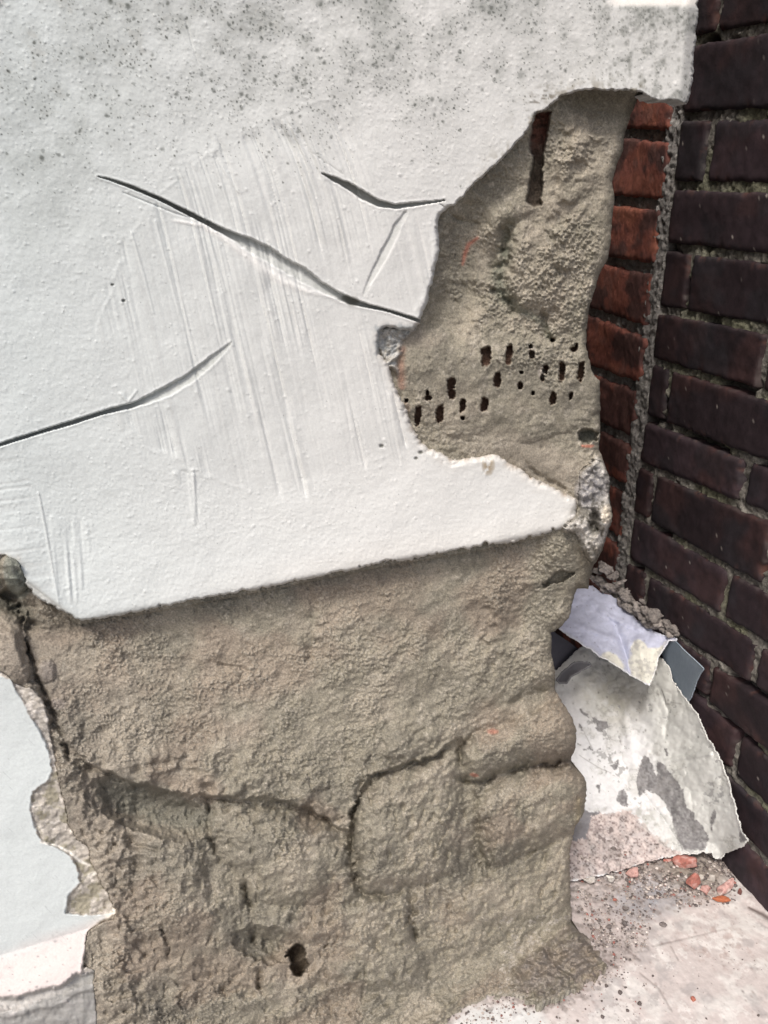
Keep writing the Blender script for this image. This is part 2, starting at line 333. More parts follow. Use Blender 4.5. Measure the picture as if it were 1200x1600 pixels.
# perforations of the hollow brick
HOL = [(760,557,6.5,15),(757,549,6,5),(796,550,5,11),(794,564,4,6),(831,554,4,6),(829,541,3,3),(815,582,3,2.5),(813,603,4,5.5),(852,577,4,8),(848,591,3,6),(777,594,5,11.5),(705,600,6,10),(706,616,6,7),(669,622,5,3.5),(668,614,2,4),(653,650,4.5,15),(687,646,6,14),
 (723,634,5,10),(723,653,3,2.5),(757,633,5.5,10),(878,582,4.8,15),(908,580,4.8,14),(864,622,5,10),(892,619,2.6,6),(897,546,4.5,3.5),(901,541,2,4),(833,614,2.5,3),(863,532,3.5,2.5),(635,626,2.5,2.5)]
hol = np.zeros(U.shape, f4)
for (a, b, ru, rv) in HOL:
    m = (np.abs(U_-a) < 25) & (np.abs(V_0-b) < 30)
    r = (np.abs((U_[m]-a-(V_0[m]-b)*-.08)/ru)**2.8+np.abs((V_0[m]-b)/rv)**2.8)**(1/2.8)+.30*n_fine[m]+.18*vn(U_[m]/2.5, V_0[m]/2.5, 110)
    hol[m] = np.maximum(hol[m], sst(1.12-r, 0, .28))
Hc = Hc - 13*hol - 12*sst(1.1-np.sqrt(((U-917)/14)**2+((V-682)/10)**2)-.2*n_fine, 0, .3)
hole2 = sst(1.1-np.sqrt(((U-872+(V-905)*.9)/17)**2+((V-905-(U-872)*-.35)/7)**2)-.25*n_fine, 0, .3)
Hc = Hc - 12*hole2
# lower body
low = sst(V-skinlow, -6, 14)
LIPc = fcurve(U, [(-3000,1120),(60,1140),(110,1165),(150,1200),(220,1224),(300,1242),(380,1249),(430,1243),(455,1250),(480,1262),(515,1282),(543,1298),(552,1255),(572,1216),(620,1196),(680,1180),(722,1152),(742,1140),(800,1125),(870,1092),(950,1080)])
dl = V-LIPc + 2*n_rough
fade_r = 1-sst(U, 560, 900)
Hc = Hc + 50*sst(V, 960, 1620)*(.25+.75*fade_r)*low + 6*low*sst(V, 930, 1100)*(1-.6*sst(U, 700, 870))
lip_w = sst(U, 60, 150)*(1-sst(U, 700, 760))*(.55+.6*sst(fbm(XX/16, ZZ/16, 3, 714), -.35, .3))
Hc = Hc + low*lip_w*(12*sst(dl, -110, -4)*(1-sst(dl, -3, 3.5))) - low*lip_w*(7+5*sst(U, 350, 180))*np.exp(-np.maximum(dl, 0)/34)*sst(dl, -3, 4)
Hc = Hc - 5*np.exp(-np.maximum(V-skinlow, 0)/30)*(1-kr)*sst(V-skinlow, -14, 2)*(1-sst(U, 760, 880)*.6)
# dents and undulations of the sheet
Hc = Hc - low*(groove(U, V, [(485,925,5,1),(490,950,7,2.5),(488,990,7,3),(480,1020,8,4),(478,1032,6,2)], 40) + groove(U, V, [(150,985,7,1),(180,1005,7,2.5),(205,1030,6,3.5),(222,1052,5,3)], 40)
     + groove(U, V, [(330,1035,4,2),(365,1042,4,2.5),(395,1048,3,1)], 25) + 4*blob(U, V, 130, 1110, 60, 50, 30, 1) + 3*blob(U, V, 250, 1010, 60, 60, 0, 1))
Hc = Hc + low*(3.5*blob(U, V, 620, 1000, 150, 90, -10, 1) + 3*blob(U, V, 360, 1120, 120, 70, 20, 1) + 5*groove(U, V, [(775,930,28,1),(765,1000,28,1),(760,1080,28,.6)], 90) - 5*blob(U, V, 840, 950, 60, 40, -20, 1)
     - 5*blob(U, V, 850, 1085, 60, 26, -18, 1) - groove(U, V, [(740,1110,5,0),(800,1096,6,3),(850,1078,7,4)], 30))
Hc = Hc - low*sst(V, 1150, 1260)*(2.6*np.maximum(vn(XX/4.5+2*n_rough, ZZ/13, 715)-.35, 0)*2 + 3.5*np.maximum(fbm(XX/10, ZZ/16, 3, 716)-.22, 0)*2)
# stones under thin mortar: cushions with seams between them
def cushion(pts, h, w):
    return h*1.15*np.sin(np.clip(sdpoly(U, V, pts)+3*n_rough, 0, w*1.15)/w/1.15*np.pi/2)**.75
ST = [([(332,1252),(470,1262),(530,1296),(546,1330),(552,1385),(560,1402),(500,1412),(430,1418),(385,1395),(350,1345),(334,1300)], 13, 55),
 ([(556,1250),(580,1216),(640,1196),(718,1168),(726,1235),(722,1300),(712,1370),(650,1384),(600,1395),(566,1398),(552,1370),(550,1300)], 16, 40),
 ([(722,1180),(738,1146),(800,1128),(862,1098),(925,1095),(935,1180),(885,1190),(800,1205),(758,1221),(722,1212)], 20, 34),
 ([(742,1232),(800,1212),(884,1196),(940,1196),(940,1290),(890,1308),(800,1342),(762,1356),(745,1310)], 17, 34),
 ([(655,1400),(760,1372),(900,1325),(905,1440),(880,1470),(790,1500),(700,1500),(665,1470)], 6, 60),
 ([(220,1262),(318,1262),(326,1340),(380,1400),(385,1500),(300,1560),(230,1500),(215,1400)], 6, 60),
 ([(400,1425),(540,1410),(640,1405),(640,1470),(560,1500),(500,1470),(440,1480),(405,1460)], 5, 40),
 ([(500,1505),(570,1475),(660,1480),(680,1560),(600,1620),(520,1590)], 7, 50)]
for pts, h, w in ST: Hc = Hc + cushion(pts, h, w)
Hc = Hc - groove(U, V, [(322,1245,4,2),(325,1265,4,8),(328,1295,3.5,9),(333,1325,3.5,7),(345,1345,5,3)]) - groove(U, V, [(562,1220,4,4),(553,1250,5,7),(548,1290,5,9),(550,1330,6,11),(556,1372,7,12),(566,1394,8,8),(600,1398,5,4),(650,1386,3.5,3.5),(700,1371,3,1.5)])
Hc = Hc - groove(U, V, [(722,1160,4,9),(716,1176,6,12),(722,1190,3,3)]) - groove(U, V, [(715,1217,4,7),(755,1221,5,10),(790,1206,4.5,9),(830,1196,4,10),(880,1192,5,13),(900,1195,5,13)])
Hc = Hc - groove(U, V, [(744,1290,9,4),(748,1340,10,6),(765,1360,6,5),(800,1346,4,4),(860,1318,4,4),(895,1300,4,3)]) - groove(U, V, [(642,1395,5,4),(644,1425,6,11),(648,1445,6,12),(650,1462,5,10)])
Hc = Hc - groove(U, V, [(382,1380,5,6),(386,1400,5,9),(392,1430,6,7),(398,1462,9,8),(425,1478,14,7),(455,1470,12,4)]) - groove(U, V, [(408,1520,4,5),(407,1540,4,8)]) - groove(U, V, [(350,1545,8,5),(356,1560,7,4)])
hole3 = sst(1.05-np.sqrt(((U-466-(V-1495)*.1)/15)**2+((V-1497)/27)**2)-.1*n_rough, 0, .25)
Hc = Hc - 30*hole3 + 4*groove(U, V, [(490,1462,8,1),(530,1450,10,1),(560,1465,10,1),(580,1490,12,.8)], 40)
Hc = Hc - groove(U, V, [(248,1410,3,2),(252,1450,3,4),(262,1480,3,5),(262,1500,2.5,4)]) - groove(U, V, [(195,1290,4,3),(205,1320,5,5),(245,1330,4,4)]) - groove(U, V, [(680,1295,3,2),(684,1310,3,5),(688,1322,2,3)])
Hc = Hc + low*sst(V, 1190, 1260)*(4.5*fbm(XX/26, ZZ/26, 3, 120))
Hc = Hc - 24*blob(U, V, 235, 1265, 105, 40, 18, .8) - 8*blob(U, V, 480, 1275, 70, 25, 15, .8) + 10*blob(U, V, 270, 1380, 60, 90, 0, .8) - 15*blob(U, V, 420, 1475, 60, 30, 10, .8) - 12*blob(U, V, 690, 1430, 45, 40, 10, .8) - 10*blob(U, V, 745, 1330, 30, 60, 10, .8) - 10*blob(U, V, 560, 1560, 90, 26, -10, .8) + 7*groove(U, V, [(110,1200,26,1),(150,1270,34,1),(190,1350,36,1),(200,1430,34,1),(190,1520,34,1),(200,1620,34,1)], 120)
# left joint: old crack, hollow and rounded lump
Hc = Hc - groove(U, V, [(-60,930,18,14),(0,935,20,16),(35,955,22,18),(48,975,12,12)], 70)*1.0
Hc = Hc - groove(U, V, [(36,968,4,10),(42,1000,3.5,10),(46,1035,3,9),(57,1060,3,8),(68,1082,4,9),(78,1110,4.5,9),(88,1130,6,7),(98,1150,5,6),(105,1178,4,8),(108,1188,3,4)])
Hc = Hc + 10*blob(U, V, 22, 1010, 60, 60, 0, .6)*(U < 42) + 7*sst(sdpoly(U, V, [(-3000,985),(20,975),(36,985),(40,1030),(52,1065),(66,1085),(75,1105),(82,1140),(-3000,1140)]), 0, 14)
Hc = Hc + 16*blob(U, V, 22, 900, 20, 34, -14, .5) + 5*blob(U, V, 65, 942, 30, 16, 35, .7) + 5*blob(U, V, 72, 1047, 17, 20, 0, .6)
# foot of the pier: broken lump lying in the mortar
Hc = Hc + 30*sst(sdpoly(U, V, [(800,1545),(812,1500),(850,1475),(893,1440),(930,1465),(960,1510),(900,1560),(845,1580)]), -4, 22)*(1+.15*n_rough) - groove(U, V, [(895,1440,4,5),(915,1462,4,7),(938,1488,4,6)]) - groove(U, V, [(806,1520,6,8),(816,1535,6,9),(840,1550,5,6)])
Hc = Hc + 6*fbm(U/16, V/16, 3, 130)*sst(V, 1480, 1560)*sst(U, 600, 780)
# texture: sandy grains, trowel drag, pits
grain = np.maximum(fbm(XX/1.9, ZZ/1.9, 2, 140), -.3); swirl = fbm(XX/30, ZZ/30, 2, 141)
drag = vn(XX/7+2*swirl, (ZZ+.25*XX+9*swirl)/1.9, 142)
grain2 = np.maximum(vn(XX/1.25, ZZ/1.25, 145), -.2)+.5*np.maximum(vn(XX/.8, ZZ/.8, 146), 0)
rgm = .35+1.05*sst(fbm(XX/38, ZZ/38, 3, 147)+.4*n_rough, -.35, .4)
smooth = np.clip(blob(U, V, 830, 725, 130, 45, 20, .5)+blob(U, V, 165, 1350, 60, 150, -10, .5)+blob(U, V, 700, 640, 80, 60, 0, .8)*.4+blob(U, V, 640, 530, 60, 20, 0, .6)+blob(U, V, 30, 1010, 70, 60, 0, .5), 0, 1)
coarse = .6+.9*blob(U, V, 830, 400, 130, 220, 0, .4)+.5*low
Hc = Hc + (1-.7*smooth)*rgm*(1.0*grain2*coarse + .45*grain*coarse + .5*drag*(.5+.5*sst(swirl, -.3, .3)) + 1.0*np.maximum(fbm(XX/4.2, ZZ/4.2, 3, 143)-.05, 0) + .9*n_rough + .4*vn(XX/2.6, ZZ/2.6, 144)*sst(n_big+n_rough, -.2, .4))
pit = dots(XX+n_fine, ZZ+n_rough, 7, 150, .25+.35*sst(V, 1180, 1300), .3, 1.7, 1.0, .6)*(1-.3*smooth)
Hc = Hc - 1.6*pit + .9*dots(XX, ZZ, 3.2, 155, .22*(1-smooth), .3, .8, 1.0)
# rounded free edge
Rr = fcurve(V_0, [(0,10),(300,16),(600,10),(900,16),(1100,34),(1200,34),(1350,22),(1450,16),(1560,14)])
hole3c = hole3; GM = None
U, V = U_, V_0
tE = np.clip(1-sdC/Rr, 0, 1); Hc = Hc - 13*(1-np.sqrt(np.maximum(1-tE*tE, 0)))*(U > 560)
# ---- lower-left plaster patch
topP = 1470 - .2*U
inner0 = sdpoly(U, V, [(-3000,1050),(0,1056),(17,1062),(32,1090),(47,1120),(60,1137),(72,1160),(78,1183),(82,1206),(72,1222),(50,1237),(47,1267),(57,1300),(64,1315),(83,1321),(106,1334),(120,1353),(124,1378),(108,1398),(103,1426),(133,1430),(170,1428),(182,1426),(150,1442),(136,1458),(133,1485),(128,1512),(140,2400),(-3000,2400)])+3*n_rough+1.5*n_fine
Hp = Hc*0 + 9 + 26*sst(V, 1050, 1650)*1.1 + 1.2*n_big + .3*n_rough + .10*sand + 12*np.clip((V-(1493-.31*U))/60, 0, 1.5)
pk_low = fcurve(U, [(-3000,1570),(0,1557),(24,1557),(59,1545),(95,1539),(119,1521),(150,1515),(200,1500)])
below = V-pk_low+3*n_fine
Hp = Hp - 9*sst(below, -2, 8) + 3*sst(below, 12, 30) - 2*sst(below, 30, 36)+ 1.4*fbm(U/12, V/12, 3, 160)*sst(below, 0, 5)
Hp = Hp + .4*np.exp(-((inner0)/3.0)**2)
Hp = Hp + (-2.5+2.4*n_rough+1.2*n_fine)*sst(2-inner0, 0, 5)*(below < 2)

rr_ = ray(U, V); ymax = ZF/np.minimum(rr_[..., 2], -1e-3)*rr_[..., 1]
foot = (D-ymax)*1000+.6+7*sst(sdC, 0, 26)+(1.2+2.5*sst(sdC, 0, 12))*np.clip(n_rough+.5*n_fine, -.3, 1)
ftm = (V > 1380)*(U > 420)*(ymax > 0)
kf = 9.0; a_ = np.clip((foot-Hc)/kf, -20, 20); Hc = np.where(ftm, np.where(a_ > 8, foot, Hc+kf*np.log1p(np.exp(a_))), Hc).astype(f4)
chm = sst(sdpoly(U, V, [(790,1560),(808,1505),(850,1478),(893,1440),(935,1462),(965,1510),(900,1565),(845,1585)])+5*n_rough, -2, 7)
Hc = Hc + chm*(3+7*fbm(U/13, V/10, 3, 131)) - groove(U, V, [(893,1442,4,3),(912,1464,5,5),(936,1490,5,4)], 20) - groove(U, V, [(806,1515,6,5),(818,1538,7,6),(845,1548,6,4)], 24) - groove(U, V, [(850,1480,3,5),(868,1512,3,6),(905,1535,3,4)], 20)
Hc = np.maximum(Hc, np.where(ftm, foot-7*sst(sdC, 0, 26)+.5, -99)).astype(f4)
Hc = np.where(sdP > 1, np.minimum(Hc, Hp-3), Hc); Hc = np.where(sdS > 3, np.minimum(Hc, Hs-3), Hc)
# heights at each layer's border
dropS = sst(2.4-sdS, 0, 3.2); dropP = sst(2.2-sdP, 0, 3.0)
bevw = np.where(V > 640, 9, 3.5)*(U > 560)*(V > 320)+2.5
Hs = Hs - 3.0*sst(bevw-sdS, 0, bevw+.01)*(dlow > 14)
HsF = Hs*(1-dropS)+np.where(sdC > 2, np.minimum(Hs, Hc)-2.5, Hs-7)*dropS
HpF = Hp*(1-dropP)+(np.minimum(Hp, Hc)-2.5)*dropP

# ---- colours
def rgb(*c): return np.array(c, f4)
C0 = np.broadcast_to(rgb(.655, .66, .645), U.shape+(3,)).copy()
C0 = mix(C0, (.56, .615, .62), sst(700-U, 0, 800)*.85)
C0 = mix(C0, (.69, .68, .65), sst(60-dlow, 0, 60)*sst(U, 200, 600)*.6)
g1 = fbm(XX/40, ZZ/40, 4, 170); g2 = fbm(XX/9, ZZ/9, 4, 171); g3 = fbm(XX/3, ZZ/3, 3, 172)
topd = sst(330-V, 0, 330)
C0 = mix(C0, (.27, .285, .27), sst(300-V, 0, 330)*(.36+.5*g1+.45*g2)*(.55+.45*np.exp(-((U-520)/330)**2)))
C0 = mix(C0, (.36, .39, .38), sst(260-np.hypot(U-60, (V-230)*.8), 0, 260)*(.30+.4*g2+.2*g1))
C0 = mix(C0, (.45, .46, .44), sst(g2+.6*g3, .28, .8)*.5*topd)
C0 = mix(C0, (.50, .51, .50), rm*.22*sst(ridge, .1, -.25))
ds = topd*(.25+.9*np.exp(-((U-520)/330)**2))*1.5*sst(g1+.25, -.35, .6) + .35*np.exp(-(((U-90)/90)**2+((V-110)/70)**2)) + .2*np.exp(-(((U-20)/60)**2+((V-230)/70)**2)) + .32*sst(U, 880, 960)*(V < 200)
clu = sst(g2+.5*g3, -.35, .45)*1.5; XD_, ZD_ = XX+.7*n_fine+.35*sand, ZZ+.7*np.roll(n_fine, 37, 0)+.35*np.roll(sand, 53, 1)
ds = ds*clu
k1 = dots(XD_, ZD_, 2.6, 180, ds*.95, .3, .85, .5); k2 = dots(XD_, ZD_, 5.0, 185, ds*.8*(V < 260), .6, 1.9, .6); k3 = dots(XX, ZZ, 3.8, 190, .045+.12*topd, .25, .6, .8)
k4 = dots(XD_, ZD_, 13, 193, ds*.5*(V < 130)*(U > 250), 1.6, 4.6, 1.2)
C0 = mix(C0, (.10, .11, .10), k1*1.0*(.85+.4*g3)); C0 = mix(C0, (.09, .10, .09), k2*.8*(.75+.4*g2)); C0 = mix(C0, (.22, .23, .22), k3*.8); C0 = mix(C0, (.12, .13, .12), k4*.8*(.6+.8*g3))
rb = sst(U, 925, 965)*(V < 165)
C0 = mix(C0, (.26, .27, .255), rb*sst(g2*.55+g3*.5+.05, -.02, .42)*.62); C0 = mix(C0, (.20, .205, .19), rb*dots(XX, ZZ, 5.5, 195, .7, 1.1, 2.6, .8)*.6)
C0 = mix(C0, (.64, .62, .59), sst(13-V, 0, 8)*sst(U, 940, 965)*.9)  # top edge facing up: its brightness from above is put into the colour
# mould along the torn edge
ed = np.exp(-np.maximum(sdS, 0)/14)*(V < 330)*(U > 700)*(U < 1010)
C0 = mix(C0, (.24, .21, .15), ed*sst(g2+g3*.7, -.05, .6)*.8*sst(U, 700, 800))
C0 = mix(C0, (.16, .14, .11), blob(U, V, 850, 155, 42, 26, -35, 1)*sst(g3+.5*vn(XX/6, ZZ/1.2, 199), 0, .7)*.8)
e2 = np.exp(-np.maximum(sdS, 0)/6)*(dlow > 20)*(V > 500)
C0 = mix(C0, (.52, .45, .37), e2*.6)
C0 = mix(C0, (.34, .27, .20), np.exp(-np.maximum(sdS, 0)/5)*sst(vn(XX/3.5, ZZ/3.5, 201), .1, .5)*(V > 640)*(dlow > 25)*.9)
C0 = mix(C0, (.33, .27, .19), blob(U, V, 763, 727, 11, 17, 0, .5)*sst(g3, -.4, .1))
C0 = mix(C0, (.40, .38, .34), np.exp(-np.maximum(dlow, 0)/3.0)*.5)
C0 = mix(C0, (.36, .38, .36), cut_mid*(.62+.5*g3)*.85); C0 = mix(C0, (.14, .145, .135), cut_dark*.85)
C0 = mix(C0, (.82, .82, .80), np.clip(lip, 0, 1)*.75+np.clip(lip2, 0, 1)*.6+np.clip(lip3, 0, 1)*.7)
for (a, b, r) in ((596,697,3.5),(657,707,3.5),(650,716,3),(193,470,3),(175,445,2.4),(551,471,9),(540,466,6)):
    C0 = mix(C0, (.09, .09, .075), blob(U, V, a, b, r*1.3, r, 0, .5)*.85)
C0 = mix(C0, (.42, .43, .42), groove(U, V, [(60,770,1.6,1),(72,830,1.8,1),(84,900,1.6,1)], 8)*.3 + m4*.22*sst(vn(U/120, (V+.12*U)/4.5, 76), .0, -.7))
C0 = mix(C0, (.5, .5, .48), dropS*.4)
ledge = blob(U, V, 26, 900, 20, 38, -14, .3)
# greyed broken left notch & feathering into the crust at the right end
C0 = mix(C0, (.45, .43, .40), sst(sdpoly(U, V, [(893,790),(930,770),(930,840),(866,832),(884,818)])+6*g3, -6, 6)*.5)
C0 = mix(C0, (.33, .36, .37), sst(sdpoly(U, V, [(586,512),(604,508),(650,508),(640,524),(600,530),(604,556),(588,552)])+6*g3+3*g2, -5, 5)*.75)

Cc = np.broadcast_to(rgb(.205, .193, .154), U.shape+(3,)).copy()
Cc = mix(Cc, (.185, .165, .142), sst(420-U, 0, 420)*sst(V, 900, 1100)*.9)
Cc = mix(Cc, (.28, .255, .21), sst(g1+.35*g2, -.1, .5)*.6); Cc = mix(Cc, (.125, .12, .10), sst(-g1+.4*g2, -.05, .5)*.55)
Cc = mix(Cc, (.38, .355, .30), sst(g3+.3*g2, .2, .7)*.55); Cc = mix(Cc, (.13, .12, .10), sst(-g3-.3*g2, .2, .75)*.55)
Cc = Cc*rgb(1.24, 1.21, 1.20); Cc = mix(Cc, (.27, .215, .17), sst(fbm(XX/55, ZZ/55, 3, 148), .0, .45)*.5*low); Cc = mix(Cc, (.30, .26, .215), smooth*.5); Cc = mix(Cc, (.34, .315, .265), sst(grain2, .2, .8)*.4*rgm); Cc = mix(Cc, (.09, .085, .072), sst(-grain2+.5*g3, .1, .5)*.35*rgm)
Cc = mix(Cc, (.33, .29, .235), sst(5*groove(U, V, [(905,190,26,1),(893,260,30,1),(885,330,26,1),(830,330,20,1),(872,500,22,1)], 90), .5, 4.5)*(.35+.3*g2))
Cc = mix(Cc, (.14, .15, .115), groove(U, V, [(800,345,7,.5),(790,390,12,.9),(778,430,14,.9),(785,465,12,.9),(815,485,9,.6),(850,505,5,.7),(856,525,7,.8)], 50)*(.75+.5*g3))
Cc = mix(Cc, (.10, .095, .075), sst(blob(U, V, 950, 160, 70, 38, 0, 1)+.2*g2, .1, .7)*.5)  # damp tone under the lip, with the hollow's shade painted in
Cc = mix(Cc, (.11, .12, .10), sst(30-(V-skinlow)+12*g2, 0, 45)*(U < 900)*(V > 820)*.15)  # grime below the plaster edge, with the under-edge shade painted into the colour
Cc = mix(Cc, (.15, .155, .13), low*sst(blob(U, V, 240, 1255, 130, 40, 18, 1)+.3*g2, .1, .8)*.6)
Cc = mix(Cc, (.42, .16, .11), groove(U, V, [(746,372,2.5,1),(732,382,3.5,1),(726,398,3.5,1),(723,413,2.5,.8)], 12)*.8)
Cc = mix(Cc, (.30, .13, .085), groove(U, V, [(629,545,5,.9),(626,580,7,.8),(628,615,6,.9),(640,640,4,.5)], 30)*sst(g2+.3, -.2, .4)*.6 + hol*.55 + slotm*.0)
Cc = mix(Cc, (.05, .035, .028), hol*.62); Cc = mix(Cc, (.11, .085, .06), hole3c*.7)
Cc = mix(Cc, (.16, .055, .04), slotm*sst(245-V+25*g3, -20, 30)*.85); Cc = mix(Cc, (.07, .05, .04), slotm*sst(V-235, -20, 40)*.8); Cc = mix(Cc, (.035, .03, .025), slotm*sst(g3, .0, .4)*.6)
Cc = mix(Cc, (.42, .15, .10), sst(1-np.hypot((U-918)/16, (V-697)/4.5)+.3*g3, .2, .7)*.8); Cc = mix(Cc, (.05, .055, .045), sst(1.2-np.hypot((U-917)/14, (V-682)/10), 0, .4)*.8)
Cc = mix(Cc, (.45, .17, .12), blob(U, V, 770, 1143, 10, 5, 0, .5)*.6+blob(U, V, 741, 1211, 8, 3.5, 10, .5)*.7)
Cc = mix(Cc, (.55, .50, .44), blob(U, V, 831, 548, 7, 12, 0, .5)*.4+blob(U, V, 846, 582, 6, 11, 0, .5)*.7)
Cc = mix(Cc, (.50, .48, .45), cr_m*(.75+.5*g3)); Cc = mix(Cc, (.20, .195, .205), blob(U, V, 925, 762, 27, 38, 20, .5)*1.0)
Cc = mix(Cc, (.62, .59, .54), cr_m*sst(g3+.4*g2, .1, .5)*.6); Cc = mix(Cc, (.08, .075, .06), cr_m*sst(-g3-.4*g2, .2, .5)*.7+blob(U, V, 928, 815, 9, 22, 0, .4)*.7)
Cc = mix(Cc, (.70, .62, .50), blob(U, V, 949, 803, 11, 17, 0, .5)*.8)
Cc = mix(Cc, (.17, .15, .115), sst(sdpoly(U, V, [(905,858),(944,850),(918,925),(898,922)]), -3, 6)*.6)
Cc = mix(Cc, (.50, .50, .49), lc*(.5+.5*g3)); Cc = mix(Cc, (.25, .27, .28), lc*sst(g2+g3*.5, 0, .4)*.6)
Cc = mix(Cc, (.17, .185, .16), ledge*.9); Cc = mix(Cc, (.30, .31, .28), ledge*sst(g3, .1, .6)*.6)
Cc = mix(Cc, (.09, .09, .072), groove(U, V, [(-60,935,16,1),(0,938,18,1),(35,955,20,1),(60,972,18,.7),(110,976,12,.5)], 60)*.75)
Cc = mix(Cc, (.36, .33, .27), groove(U, V, [(55,925,3,.8),(62,950,5,1),(75,955,6,.8),(100,962,5,.8)], 18)*.6)
Cc = mix(Cc, (.36, .32, .29), blob(U, V, 74, 1048, 17, 18, 0, .5)*.6 + blob(U, V, 90, 1100, 14, 10, 0, .6)*.6)
Cc = mix(Cc, (.14, .13, .11), pit*.5)
Cc = mix(Cc, (.42, .39, .36), (V > 1430)*(U > 780)*sst(g3+.6*g2, .1, .5)*.5)
Cc = mix(Cc, (.21, .185, .165), (.6+.9*g2)*sst(sdpoly(U, V, [(800,1555),(812,1500),(850,1472),(893,1436),(930,1460),(960,1510),(900,1570)]), -4, 10)*.8)
Cc = mix(Cc, (.33, .27, .15), groove(U, V, [(905,1250,5,.7),(903,1290,5,.6),(891,1340,3,.6)], 12)*.5)
Cc = mix(Cc, (.30, .29, .25), np.exp(-np.maximum(sdC, 0)/3)*(V > 1440)*(U < 900)*.5)

Cp = np.broadcast_to(rgb(.60, .645, .645), U.shape+(3,)).copy()
pb = sst(V-(1490-.305*U)+10*g1, -16, 18)
Cp = mix(Cp, (.62, .56, .54), pb)
inner = sdpoly(U, V, [(-3000,1050),(0,1056),(17,1062),(32,1090),(47,1120),(60,1137),(72,1160),(78,1183),(82,1206),(72,1222),(50,1237),(47,1267),(57,1300),(64,1315),(83,1321),(106,1334),(120,1353),(124,1378),(108,1398),(103,1426),(133,1430),(170,1428),(182,1426),(150,1442),(136,1458),(133,1485),(128,1512),(140,2400),(-3000,2400)])+2.5*g3+1.5*n_fine
Cp = mix(Cp, (.40, .37, .33), sst(1.5-inner, 0, 3)); Cp = mix(Cp, (.66, .62, .57), sst(1.5-inner, 0, 3)*sst(g3+.5*g2, -.15, .3)); Cp = mix(Cp, (.25, .23, .17), sst(1-inner, 0, 4)*sst(g2+.6*g3, -.15, .35)*(V > 1205)*(V < 1440)*.9)
Cp = mix(Cp, (.82, .79, .73), groove(U, V, [(64,1316,1.6,1),(90,1322,2,1),(108,1331,2.4,1),(124,1345,2.6,1),(140,1352,2,1)], 8)+groove(U, V, [(168,1432,4,1),(180,1426,4,1),(176,1412,3,.6)], 10)+groove(U, V, [(140,1368,3,1),(148,1364,3,1)], 8))
Cp = mix(Cp, (.40, .39, .37), sst(below, -1, 3)*.9); Cp = mix(Cp, (.55, .54, .52), sst(below, 0, 3)*sst(g2+.4*g3, -.05, .4)*.7); Cp = mix(Cp, (.20, .205, .2), sst(below-28+.2*U, 0, 7)*.5)
Cp = mix(Cp, (.13, .12, .13), pb*dots(XX, ZZ, 9, 210, .5*(V < 1560), .8, 2.2, .9)*.75*(below < 0)); Cp = mix(Cp, (.4, .36, .36), pb*sst(g2, .3, .7)*.3)
Cp = mix(Cp, (.35, .38, .38), dots(XX, ZZ, 9, 215, .1, .3, .7, .9)*.6+sst(vn((U+V)/16, (V-U)/2.2, 216), .86, .98)*.4)

def build(name, mask_sd, H, C, mat, parent, off, extra=None):
    keep = mask_sd > 0
    if extra is not None: keep &= extra
    Us, Vs = snap(U, V, mask_sd); F = keepf(keep, *U.shape)
    Pp = onY(Us, Vs, D-H/1000.0)
    Vv, F, Cv = compact(Pp.reshape(-1, 3), F, C.reshape(-1, 3))
    if off is not None:
        k = (sst(.530-Vv[:, 1], 0, .006)*sst(-.655-Vv[:, 2], 0, .01))[:, None] if off[1] > .1 else 0
        Vv, F, Cv = skirt(Vv, F, Cv, np.array(off)*(1-k)+np.array([0, .004, -.03])*k + np.zeros_like(Vv))
    return link(name, rawmesh(name, Vv, F, Cv), mat, parent)
pier = empty('plastered_pier', (.1, D, ZF), 'broad masonry pier with torn, cut white plaster over rough grey-brown cement', 'pier')
hidden = (sdS > 14) | (sdP > 14)
crm = np.minimum(sdpoly(U, V, [(905,735),(930,715),(948,722),(962,760),(968,810),(950,850),(925,885),(912,870),(900,838),(880,826),(896,806),(903,785)])+2*n_rough, sdC)
hid = ~(hidden & fin & (U < 1000))
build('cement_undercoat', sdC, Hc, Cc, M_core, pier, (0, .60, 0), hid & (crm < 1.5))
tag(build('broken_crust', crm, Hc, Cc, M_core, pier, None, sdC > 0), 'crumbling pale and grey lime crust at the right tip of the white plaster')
o = build('plaster_coat', sdS, HsF, C0, M_skin, pier, (0, .014, 0))
tag(o, 'white painted plaster with tool cuts and mould specks')
o = build('plaster_patch', sdP, HpF, Cp, M_skin, pier, (0, .014, 0))
tag(o, 'pale blue-white plaster remnant with pinkish lower band at the lower left')

